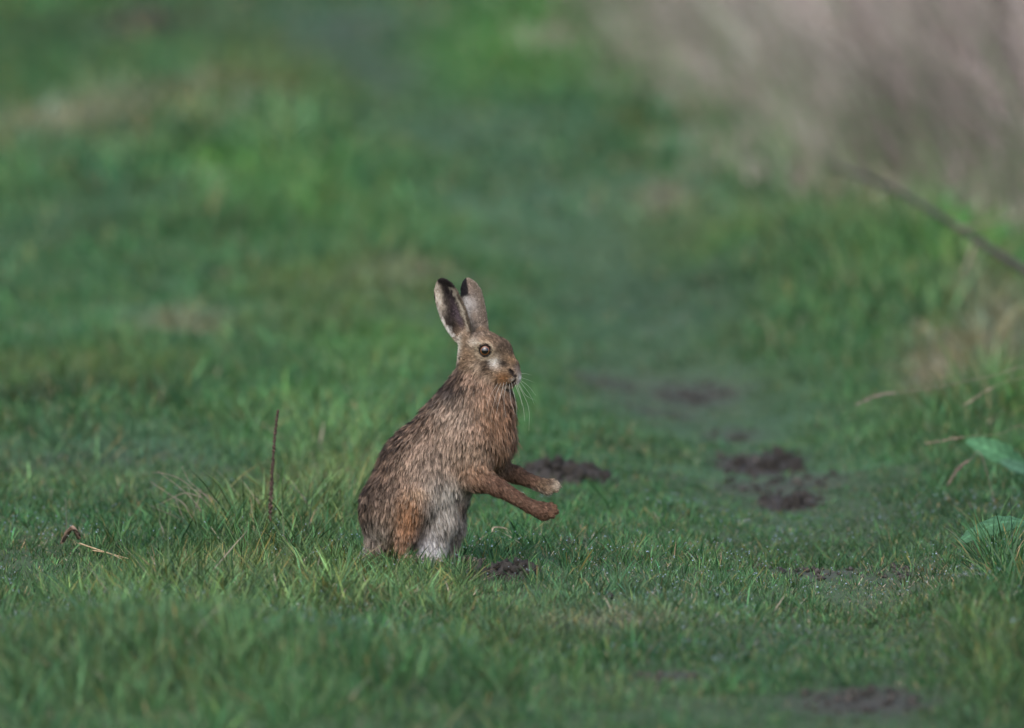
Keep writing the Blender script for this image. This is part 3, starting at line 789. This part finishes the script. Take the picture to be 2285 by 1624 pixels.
EYE2 = hp(1094, 778, 22)
# sockets, nostril and mouth grooves
def carve(a, b, r, k=.0012):
    m = r + .008
    sl, P = region_grid(np.minimum(a, b) - m, np.maximum(a, b) + m)
    d = seg_sdf(P, (a, b, r, r, 0, '', 1.0)).astype(np.float32)
    F[sl] = -smin(-F[sl], d, k)
carve(EYE, EYE, (EYE_R - .3) * S)
nd1 = front_depth(1140, 826); nd2 = front_depth(1150, 838)
NOS = (hp(1139, 826, nd1 - .5), hp(1150, 838, nd2 - .5))
carve(NOS[0], NOS[1], 2.8 * S)
MOUTH = [hp(x, y, front_depth(x, y)) for x, y in ((1151, 842), (1149, 848), (1144, 853), (1136, 857), (1126, 858))]
for i in range(4): carve(MOUTH[i], MOUTH[i + 1], 1.5 * S)

def surface_nets(F):
    ins = F < 0
    nx, ny, nz = F.shape
    acc = np.zeros((nx - 1, ny - 1, nz - 1, 3), np.float32); cnt = np.zeros((nx - 1, ny - 1, nz - 1), np.float32)
    faces = []
    for ax in range(3):
        s0 = [slice(None)] * 3; s1 = [slice(None)] * 3; s0[ax] = slice(0, -1); s1[ax] = slice(1, None)
        a = F[tuple(s0)]; b = F[tuple(s1)]; cr = ins[tuple(s0)] != ins[tuple(s1)]
        I = np.argwhere(cr); av = a[cr]; bv = b[cr]; t = av / (av - bv); pos = I.astype(np.float32); pos[:, ax] += t
        o1, o2 = [k for k in range(3) if k != ax]
        for da in (0, 1):
            for db in (0, 1):
                J = I.copy(); J[:, o1] -= da; J[:, o2] -= db
                ok = (J >= 0).all(1) & (J < np.array(F.shape) - 1).all(1)
                np.add.at(acc, tuple(J[ok].T), pos[ok]); np.add.at(cnt, tuple(J[ok].T), 1)
        faces.append((ax, I, av < 0, o1, o2))
    has = cnt > 0
    idx = np.full(cnt.shape, -1, np.int64); idx[has] = np.arange(has.sum())
    V = acc[has] / cnt[has][:, None]
    Q = []
    for ax, I, neg, o1, o2 in faces:
        ok = (I[:, o1] > 0) & (I[:, o2] > 0) & (I[:, o1] < F.shape[o1] - 1) & (I[:, o2] < F.shape[o2] - 1)
        I = I[ok]; neg = neg[ok]
        def g(da, db):
            J = I.copy(); J[:, o1] -= da; J[:, o2] -= db; return idx[tuple(J.T)]
        qd = np.stack([g(0, 0), g(1, 0), g(1, 1), g(0, 1)], 1)
        flip = neg if ax == 1 else ~neg
        qd[flip] = qd[flip][:, ::-1]; Q.append(qd)
    return V, np.concatenate(Q)
V, Q = surface_nets(F)
V = lo + V * VOX
e1 = V[Q[:, 1]] - V[Q[:, 0]]; e2 = V[Q[:, 2]] - V[Q[:, 0]]; fn = np.cross(e1, e2)
if (fn * grad(V[Q[:, 0]])).sum() < 0: Q = Q[:, ::-1]

def to_px(P):
    return P[:, 0] / S + 1142, 1262 - (P[:, 2] + .055 * P[:, 1]) / S, P[:, 1] / S

REG = ['torso', 'chest', 'neck', 'head', 'nearfore', 'nearpaw', 'farfore', 'farpaw', 'belly', 'haunch', 'nearhind', 'farhind', 'tail', 'nearear', 'farear']
def regions(P):
    D = np.full((len(P), len(REG)), 9.0)
    for pr in PR:
        r = REG.index(pr[5]); D[:, r] = np.minimum(D[:, r], seg_sdf(P, pr))
    for nm in EARS:
        r = REG.index(nm); u = ear_local(nm, P)[0]
        D[:, r] = np.where(u > .12, ear_sdf(nm, P) - .001, 9)
    return D
def g2(px, py, cx, cy, rx, ry, rot=0, p=1.1):
    c, s = math.cos(math.radians(rot)), math.sin(math.radians(rot))
    dx, dy = px - cx, py - cy; a = (dx * c + dy * s) / rx; b = (-dx * s + dy * c) / ry
    return np.exp(-((a * a + b * b) ** p))
def ss(x, a, b):
    t = np.clip((x - a) / (b - a), 0, 1); return t * t * (3 - 2 * t)
BACK = np.array([(1007, 853), (972, 875), (934, 918), (901, 951), (871, 992), (841, 1035), (816, 1079), (801, 1125), (803, 1170)], float)
def back_dist(px, py):
    best = np.full(len(px), 1e9)
    for i in range(len(BACK) - 1):
        a, b = BACK[i], BACK[i + 1]; ab = b - a
        t = np.clip(((px - a[0]) * ab[0] + (py - a[1]) * ab[1]) / (ab @ ab), 0, 1)
        best = np.minimum(best, np.hypot(px - a[0] - t * ab[0], py - a[1] - t * ab[1]))
    return best

BASE = {'torso': (.225, .145, .10), 'chest': (.235, .13, .08), 'neck': (.25, .17, .125), 'head': (.23, .16, .105), 'nearfore': (.14, .080, .055), 'nearpaw': (.16, .088, .054),
        'farfore': (.125, .074, .050), 'farpaw': (.33, .25, .17), 'belly': (.42, .39, .36), 'haunch': (.24, .17, .125), 'nearhind': (.25, .14, .08), 'farhind': (.26, .20, .165), 'tail': (.5, .48, .46),
        'nearear': (.26, .21, .16), 'farear': (.19, .15, .125)}
BODYP = [  # px, py, rx, ry, rot, colour, strength
 (1003, 874, 28, 28, 40, (.018, .015, .017), .92), (1018, 925, 50, 45, 0, (.38, .31, .25), .55), (1000, 1000, 60, 50, 0, (.36, .29, .235), .45), (935, 1030, 50, 70, 35, (.34, .26, .205), .5),
 (1095, 935, 34, 60, 0, (.28, .16, .095), .6), (1115, 1000, 30, 40, 0, (.25, .155, .10), .6), (1062, 1000, 34, 30, 0, (.33, .24, .17), .5), (1048, 1062, 60, 26, 0, (.29, .16, .085), .8), (1010, 1070, 34, 20, 0, (.30, .19, .12), .5),
 (866, 1098, 46, 32, -40, (.09, .065, .052), .75), (985, 1125, 48, 70, -14, (.50, .465, .43), .85), (955, 1218, 32, 36, 0, (.62, .63, .68), .95), (1010, 1090, 34, 34, 0, (.40, .38, .345), .7), (990, 1180, 30, 25, 0, (.38, .36, .34), .7),
 (920, 1155, 25, 58, 8, (.30, .145, .07), .8), (935, 1098, 30, 18, 0, (.36, .26, .17), .6), (838, 1195, 40, 34, 0, (.36, .31, .27), .9), (1032, 1125, 14, 26, 0, (.19, .10, .07), .7), (1022, 1195, 22, 50, 0, (.36, .31, .28), .7),
 (1150, 1012, 10, 16, 0, (.5, .46, .42), .6)]
HEADP = [
 (1120, 770, 36, 19, 32, (.075, .055, .043), .8), (1083, 764, 20, 8, 0, (.30, .18, .11), .8), (1058, 766, 12, 13, 30, (.70, .64, .55), .9), (1082.6, 781.4, 21, 21, 0, (.50, .39, .28), .85),
 (1060, 782, 9, 14, 0, (.40, .31, .22), .5), (1088, 812, 18, 17, -20, (.060, .034, .020), 1.0), (1105, 806, 11, 16, -25, (.80, .74, .66), .95), (1100, 793, 13, 6, 20, (.48, .36, .25), .8), (1064, 815, 16, 13, 0, (.50, .39, .29), .85), (1126, 811, 12, 5.5, 25, (.045, .035, .03), .9),
 (1144, 804, 12, 8, 30, (.31, .195, .11), .7), (1122, 842, 18, 13, 0, (.31, .15, .065), .9), (1122, 824, 14, 5, 0, (.36, .26, .18), .6), (1154, 823, 8, 10, 0, (.24, .19, .165), .8), (1161, 845, 7, 13, 0, (.78, .75, .72), 1), (1145, 845, 7, 4, 0, (.60, .52, .45), .8),
 (1146, 853, 10, 4, -35, (.10, .08, .075), .8), (1134, 864, 16, 5, 0, (.40, .34, .29), .7), (1090, 842, 22, 12, 0, (.33, .25, .18), .6), (1032, 824, 7, 6, 0, (.06, .045, .035), .7), (1048, 790, 13, 30, 0, (.24, .16, .105), .6), (1020, 780, 9, 34, 8, (.72, .68, .6), .95),
 (1040, 845, 22, 10, 0, (.20, .13, .09), .5), (1066, 745, 26, 8, 0, (.30, .24, .20), .6)]
def coat(P, D=None):
    if D is None: D = regions(P)
    px, py, d = to_px(P)
    W = np.exp(-(D - D.min(1, keepdims=True)) / .004); W /= W.sum(1, keepdims=True)
    c = W @ np.array([BASE[r] for r in REG])
    r = REG.index; whead = W[:, r('head')]; wear = W[:, r('nearear')] + W[:, r('farear')]
    wleg = W[:, [r('nearfore'), r('nearpaw'), r('farfore'), r('farpaw')]].sum(1)
    wb = np.clip(1 - whead * (py < 850) - wear - wleg, 0, 1)
    nb = noise2(px / 7, py / 9, 201) * .5 + noise2(px / 3, py / 4, 202) * .5
    bd = back_dist(px, py) + nb * 14
    dark = (1 - ss(bd, 12, 62)) * wb
    speck = ss(noise2(px / 5.5, py / 8, 203) * .6 + noise2(px / 2.5, py / 4, 204) * .4, -.25, .3)
    dk = (dark * (.30 + .68 * speck))[:, None] * .95
    c = c * (1 - dk) + np.array([[.024, .019, .018]]) * dk
    for cx, cy, rx, ry, rot, col, s in BODYP:
        w = (s * g2(px, py, cx, cy, rx, ry, rot) * wb)[:, None]; c = c * (1 - w) + np.array([col]) * w
    for cx, cy, rx, ry, rot, col, s in HEADP:
        w = (s * g2(px, py, cx, cy, rx, ry, rot) * np.clip(whead + (py < 850) * .3, 0, 1) * (1 - wear))[:, None]; c = c * (1 - w) + np.array([col]) * w
    rr = np.hypot(px - 1082.6, py - 781.4)
    mot = ss(noise2(px / 9, py / 13, 220) * .6 + noise2(px / 4, py / 6, 221) * .5, .12, .55) * (wb * .55 + whead * .45 + wleg * .4)
    c = c * (1 - mot[:, None] * .78)
    ring = (1 - ss(np.abs(rr - 18.5), 1.5, 5)) * (d < 0) * whead * np.where(py < 775, .55, .95)
    c = c * (1 - ring[:, None]) + np.array([[.52, .42, .31]]) * ring[:, None]
    w = ((rr < 15.2) * (d < 0) * whead)[:, None]; c = c * (1 - w) + np.array([[.03, .022, .018]]) * w
    # forelegs: pale undersides, dark pads and shading painted under the toes
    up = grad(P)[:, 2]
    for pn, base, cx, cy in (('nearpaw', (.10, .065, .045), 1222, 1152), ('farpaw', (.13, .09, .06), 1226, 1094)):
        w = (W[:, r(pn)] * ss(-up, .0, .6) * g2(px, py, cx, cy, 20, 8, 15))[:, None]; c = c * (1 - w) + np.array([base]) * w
    w = ((W[:, r('farfore')] + W[:, r('farpaw')] * .7) * ss(py - (1072 + (px - 1160) * .32), 0, 12) * ss(px, 1160, 1180))[:, None] * .7
    c = c * (1 - w) + np.array([[.46, .42, .37]]) * w
    w = (W[:, r('farpaw')] * g2(px, py, 1240, 1082, 14, 12))[:, None] * .7; c = c * (1 - w) + np.array([[.5, .44, .36]]) * w
    # ears
    def mixw(c, w, col): w = w[:, None]; return c * (1 - w) + np.array([col]) * w
    for nm in ('nearear', 'farear'):
        u, v, w_, Wd, L, cup, th = ear_local(nm, P); vv = v / np.maximum(Wd, 1e-4); we = ss(W[:, r(nm)], .3, .7)
        vv = vv + .12 * noise2(px / 4, py / 9, 210)
        if nm == 'nearear':
            e = mixw(c, we, (.30, .25, .20))
            e = mixw(e, we * (1 - ss(u, .25, .4)), (.25, .18, .125))
            e = mixw(e, we * g2(vv, u, -.12, .48, .78, .32), (.038, .027, .032))
            e = mixw(e, we * g2(vv, u, .20, .80, .62, .22), (.015, .012, .014))
            e = mixw(e, we * g2(vv, u, .28, .62, .22, .18), (.03, .022, .024))
            e = mixw(e, we * g2(vv, u, -.60, .36, .34, .22), (.018, .014, .013))
            e = mixw(e, we * g2(vv, u, .20, .40, .2, .2), (.12, .09, .11))
            e = mixw(e, we * g2(vv, u, -.74, .76, .30, .20), (.72, .62, .52))
            e = mixw(e, we * g2(vv, u, .66, .42, .17, .42), (.62, .55, .46))
            e = mixw(e, we * ss(vv, .74, .95) * (1 - ss(u, .8, .9)), (.14, .11, .085))
            e = mixw(e, we * (1 - ss(vv, -.97, -.82)) * ss(u, .1, .25) * (1 - ss(u, .55, .7)), (.62, .58, .52))
            e = mixw(e, we * (1 - ss(vv, -.9, -.6)) * (1 - ss(u, .24, .34)), (.68, .66, .62))
            e = mixw(e, we * ss(u + .10 * vv, .86, .92), (.02, .016, .016))
            e = mixw(e, we * (1 - ss(vv, -1.0, -.88)) * ss(u, .62, .72), (.02, .016, .016))
        else:
            e = mixw(c, we, (.19, .15, .12))
            e = mixw(e, we * g2(vv, u, -.38, .54, .66, .26), (.80, .76, .75))
            e = mixw(e, we * g2(vv, u, -.1, .38, .5, .14) * .7, (.34, .26, .20))
            e = mixw(e, we * (1 - ss(vv, -.10, .18)) * ss(u, .68, .76), (.018, .016, .020))
            e = mixw(e, we * g2(vv, u, .15, .86, .22, .2) * .7, (.30, .23, .19))
            e = mixw(e, we * ss(vv, .8, .97), (.24, .2, .16))
        c = e
    # nostril and mouth
    for a, b, rad, k in [(NOS[0], NOS[1], 3.8 * S, 1.0)] + [(MOUTH[i], MOUTH[i + 1], 1.9 * S, .8) for i in range(4)]:
        dd = seg_sdf(P, (a, b, rad, rad, 0, '', 1.0)); w = k * (1 - ss(dd, -.0002, .001)); c = mixw(c, w, (.02, .014, .013))
    return np.clip(c, .01, .8)

hare = empty('hare', ((945 - 1142) * S, 0, 0), 'brown hare sitting upright in wet grass with both forepaws raised, facing right', 'hare')
HL = np.array(hare.location)
body = mesh_np('body', V - HL, Q, None, coat(V) * .8, M_skin, hare)

# fur ---------------------------------------------------------------
def sample_surface(n, wfun):
    A = V[Q[:, 0]]; area = .5 * np.linalg.norm(np.cross(V[Q[:, 2]] - A, V[Q[:, 3]] - V[Q[:, 1]]), axis=1)
    cen = V[Q].mean(1); w = area * wfun(cen); w /= w.sum()
    k = rng.choice(len(Q), n, p=w); u = rng.random((n, 1)); v = rng.random((n, 1)); q_ = V[Q[k]]
    return (q_[:, 0] * (1 - u) + q_[:, 1] * u) * (1 - v) + (q_[:, 3] * (1 - u) + q_[:, 2] * u) * v
LEN = {'torso': 15, 'chest': 20, 'neck': 13, 'head': 4.2, 'nearfore': 7, 'nearpaw': 3.2, 'farfore': 7, 'farpaw': 3.5, 'belly': 17, 'haunch': 14, 'nearhind': 12, 'farhind': 12, 'tail': 16, 'nearear': 2.6, 'farear': 2.6}
FLOW = {'torso': (-.15, 0, -1), 'chest': (.18, -.05, -1), 'neck': (-.05, 0, -1), 'head': (0, 0, 0), 'nearfore': (.62, -.05, -.72), 'nearpaw': (1, -.1, -.35), 'farfore': (.62, 0, -.7), 'farpaw': (1, -.1, -.2),
        'belly': (.28, -.1, -1), 'haunch': (-.05, 0, -1), 'nearhind': (-.1, 0, -1), 'farhind': (.08, 0, -1), 'tail': (-.4, .2, -.8), 'nearear': (0, 0, 0), 'farear': (0, 0, 0)}
def wfun(P):
    D = regions(P); r = D.argmin(1)
    dens = np.array([{'head': 2.6, 'nearear': 3.0, 'farear': 2.6, 'nearpaw': 2.4, 'farpaw': 2.2, 'nearfore': 1.9, 'farfore': 1.7}.get(n, 1.0) for n in REG])
    px, py, d = to_px(P)
    return dens[r] * np.where(P[:, 1] > .03, .55, 1.0)
NH = 150000
R = sample_surface(NH, wfun)
for _ in range(2):
    g = grad(R); R = R - g * np.clip(samp(R), -.003, .003)[:, None]
kk = (np.linalg.norm(R - EYE, axis=1) > (EYE_R + 1.6) * S)
for a, b in [NOS] + [(MOUTH[i], MOUTH[i + 1]) for i in range(4)]:
    kk &= seg_sdf(R, (a, b, 2.9 * S, 2.9 * S, 0, '', 1.0)) > 0
R = R[kk]; NH = len(R)
D = regions(R); W = np.exp(-(D - D.min(1, keepdims=True)) / .005); W /= W.sum(1, keepdims=True)
length = W @ np.array([LEN[r] for r in REG]) * .001
flow = W @ np.array([FLOW[r] for r in REG], float)
nose = hp(1158, 828, -36)
hd = R - nose; hd /= np.linalg.norm(hd, axis=1, keepdims=True); hd[:, 2] -= .15
flow += hd * W[:, [REG.index('head')]]
for nm in EARS: flow += EARS[nm][1] * W[:, [REG.index(nm)]]
px, py, dd = to_px(R)
flow += .16 * np.stack([noise2(px / 26, py / 26, 301), noise2(px / 30, py / 30, 302), noise2(px / 26, py / 30, 303)], 1)
N = grad(R, .003)
flow -= N * (flow * N).sum(1, keepdims=True); flow /= np.maximum(np.linalg.norm(flow, axis=1, keepdims=True), 1e-6)
lift = rng.uniform(.10, .42, NH); lift = np.where(W[:, REG.index('head')] > .5, rng.uniform(.12, .35, NH), lift)
length *= rng.lognormal(0, .22, NH) * np.where((rng.random(NH) < .12) & (W[:, REG.index('chest')] > .3), 1.7, 1)
head_or_ear = (W[:, REG.index('head')] + W[:, REG.index('nearear')] + W[:, REG.index('farear')]) > .5
# clumping of wet hair
NC = 13500
ci = rng.choice(NH, NC, replace=False)
kd = kdtree.KDTree(NC)
for j, i in enumerate(ci): kd.insert(R[i], j)
kd.balance()
cl = np.array([kd.find(p)[1] for p in R.tolist()])
rootc = R[ci]; Nc = N[ci]; fc = flow[ci]; lc = (W[ci] @ np.array([LEN[r] for r in REG])) * .001 * rng.lognormal(0, .18, NC)
jit = rng.normal(0, .13, (NC, 3))
fcl = fc + jit; fcl /= np.linalg.norm(fcl, axis=1, keepdims=True)
cliff = rng.uniform(.12, .42, NC); cliff = np.where((W[ci, REG.index('chest')] > .4) & (rng.random(NC) < .35), rng.uniform(.4, .8, NC), cliff)
ctip = rootc + fcl * lc[:, None] + Nc * (cliff * lc)[:, None]
own = flow + rng.normal(0, .10, (NH, 3)); own /= np.linalg.norm(own, axis=1, keepdims=True)
tipo = R + own * length[:, None] + N * (lift * length)[:, None]
legm = W[:, [REG.index(k) for k in ('nearfore', 'nearpaw', 'farfore', 'farpaw')]].sum(1) > .5
cw = np.where(head_or_ear, .25, np.where(legm, .38, .62)) * rng.uniform(.6, 1.1, NH)
tip = tipo * (1 - cw[:, None]) + ctip[cl] * cw[:, None]
# keep no tip far longer than its hair
vec = tip - R; vl = np.linalg.norm(vec, axis=1, keepdims=True); tip = R + vec * np.minimum(1, 1.3 * length[:, None] / np.maximum(vl, 1e-6))
mid1 = R + (tip - R) * .35 + N * (length * .10)[:, None]; mid2 = R + (tip - R) * .7 + N * (length * .09)[:, None]
side = np.cross(N, tip - R); side /= np.maximum(np.linalg.norm(side, axis=1, keepdims=True), 1e-6)
side = side + N * rng.normal(0, .45, (NH, 1)); side /= np.linalg.norm(side, axis=1, keepdims=True)
wd = np.where(head_or_ear, .00050, .00066) * rng.lognormal(0, .25, NH)
cc = coat(R, D)
clf = np.clip(rng.lognormal(-.06, .42, NC), .3, 1.55)[cl]; hf = rng.lognormal(0, .22, NH)
clf = np.where(head_or_ear, 1 + (clf - 1) * .9, np.where(legm, 1 + (clf - 1) * .55, clf)); hf = np.where(head_or_ear, 1 + (hf - 1) * 1.1, hf)
base = cc * (clf * hf)[:, None]
lum = cc.mean(1); inner = (W[:, REG.index('nearear')] + W[:, REG.index('farear')]) > .4
blacktip = rng.random(NH) < np.where(head_or_ear, .06, .14) * np.clip(1.4 - lum * 3.2, .1, 1) * 1.6
cream = (rng.random(NH) < .30) & ~blacktip & (lum > .09) & ~inner
hk = head_or_ear[:, None]
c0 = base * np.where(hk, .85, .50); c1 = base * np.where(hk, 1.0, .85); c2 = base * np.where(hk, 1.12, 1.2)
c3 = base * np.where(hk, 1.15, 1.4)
lf = (np.clip(lum / .22, .1, 1.2) * np.where(head_or_ear, .25, 1) * np.where(length < .007, .45, 1))[:, None]
c2 = np.where(cream[:, None], base * .8 + lf * np.array([[.21, .175, .14]]), c2); c3 = np.where(cream[:, None], base * .8 + lf * np.array([[.30, .26, .21]]), c3)
c2 = np.where(blacktip[:, None], base * .35, c2); c3 = np.where(blacktip[:, None], base * .15, c3)
VV = np.stack([R - side * (wd * .5)[:, None] - N * .0008, R + side * (wd * .5)[:, None] - N * .0008, mid1 - side * (wd * .5)[:, None], mid1 + side * (wd * .5)[:, None],
               mid2 - side * (wd * .36)[:, None], mid2 + side * (wd * .36)[:, None], tip], 1).reshape(-1, 3) - HL
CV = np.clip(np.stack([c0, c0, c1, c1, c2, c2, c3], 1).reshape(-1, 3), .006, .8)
bs = (np.arange(NH) * 7)[:, None]
QQ = np.concatenate([bs + np.array([[0, 1, 3, 2]]), bs + np.array([[2, 3, 5, 4]])]); TT = bs + np.array([[4, 5, 6]])
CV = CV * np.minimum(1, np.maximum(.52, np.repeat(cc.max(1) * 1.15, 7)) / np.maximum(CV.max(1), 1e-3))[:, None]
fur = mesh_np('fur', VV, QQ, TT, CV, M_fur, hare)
fur['kind'] = 'stuff'

# eyes ---------------------------------------------------------------
def eye_material():
    m = bpy.data.materials.new('eye'); m.use_nodes = True; nt = m.node_tree; p = nt.nodes['Principled BSDF']
    tc = nt.nodes.new('ShaderNodeTexCoord'); sx = nt.nodes.new('ShaderNodeSeparateXYZ'); nv = nt.nodes.new('ShaderNodeVectorMath'); nv.operation = 'NORMALIZE'
    nt.links.new(tc.outputs['Object'], nv.inputs[0]); nt.links.new(nv.outputs[0], sx.inputs[0])
    r = nt.nodes.new('ShaderNodeValToRGB'); cr = r.color_ramp
    # z=1 at the pupil centre
    els = [(0.0, (.012, .008, .007)), (.62, (.012, .008, .006)), (.69, (.09, .034, .012)), (.79, (.19, .070, .022)), (.825, (.06, .022, .010)), (.845, (.003, .003, .005))]
    cr.elements[0].position = els[0][0]; cr.elements[0].color = (*els[0][1], 1)
    cr.elements[1].position = els[-1][0]; cr.elements[1].color = (*els[-1][1], 1)
    for pos, col in els[1:-1]:
        e = cr.elements.new(pos); e.color = (*col, 1)
    nt.links.new(sx.outputs[2], r.inputs[0]); nt.links.new(r.outputs[0], p.inputs['Base Color'])
    p.inputs['Roughness'].default_value = .12; p.inputs['Coat Weight'].default_value = 1; p.inputs['Coat Roughness'].default_value = .02
    return m
M_eye = eye_material()
v3, f3 = icosphere_np(4)
def make_eye(c, look):
    o = mesh_np('eye', v3 * EYE_R * S, None, f3, None, M_eye, hare); o.location = c - HL
    o.rotation_euler = Vector(look).to_track_quat('Z', 'Y').to_euler()
    n = 36; m = 8; V_ = []; Q_ = []
    for i in range(n):
        t = i / n * 2 * math.pi
        rr = (EYE_R - 1.1) * S * (1 - .03 * math.sin(t))
        for j in range(m):
            s = j / m * 2 * math.pi
            R_ = rr + math.cos(s) * .0010; V_.append((R_ * math.cos(t), R_ * math.sin(t) * .96, .0042 + math.sin(s) * .0010))
            Q_.append((i * m + j, ((i + 1) % n) * m + j, ((i + 1) % n) * m + (j + 1) % m, i * m + (j + 1) % m))
    e = mesh_np('eyelid', np.array(V_), np.array(Q_), None, None, M_dark, hare); e.location = c - HL; e.rotation_euler = o.rotation_euler
make_eye(EYE, (-.10, -1, .06)); make_eye(EYE2, (.35, 1, .1))

# whiskers: base (px,py) then tip (px,py), depth swing
WH = [((1150, 846), (1178, 905), (1180, 960), -60), ((1152, 845), (1172, 880), (1196, 893), -50), ((1153, 842), (1178, 860), (1196, 882), -20), ((1154, 838), (1176, 846), (1193, 852), 10),
      ((1146, 850), (1165, 900), (1171, 940), -70), ((1140, 850), (1151, 900), (1153, 930), -70), ((1130, 850), (1124, 890), (1128, 932), -85), ((1118, 852), (1107, 880), (1098, 915), -85),
      ((1112, 852), (1095, 880), (1086, 905), -85), ((1125, 850), (1112, 900), (1104, 935), -90), ((1155, 844), (1182, 880), (1192, 902), 0), ((1150, 848), (1160, 880), (1164, 905), -60), ((1157, 834), (1170, 832), (1186, 836), 20), ((1136, 852), (1140, 895), (1150, 925), -80)]
for a, b, c, dsw in WH:
    d0 = front_depth(min(a[0], 1152), a[1])
    P = polyline([hp(a[0], a[1], d0 + 1) - HL, hp(b[0], b[1], d0 + (dsw - d0) * .5) - HL, hp(c[0], c[1], dsw) - HL], 8); n = len(P)
    tube('whisker', P, [.00026 * (1 - .75 * i / n) for i in range(n)], M_whisk, hare, 4, (.7, .7, .7))
# claws at the toe tips
for (a, b, d) in ((1240, 1134, -93), (1243, 1141, -101), (1237, 1149, -108), (1223, 1156, -106), (1247, 1077, 38), (1251, 1085, 30), (1246, 1093, 24), (1232, 1099, 22)):
    P = [hp(a - 5, b, d) - HL, hp(a - 1, b + 1, d) - HL, hp(a + 2, b + 4, d) - HL]
    tube('claw', P, [.0013, .0011, .0003], M_claw, hare, 5)
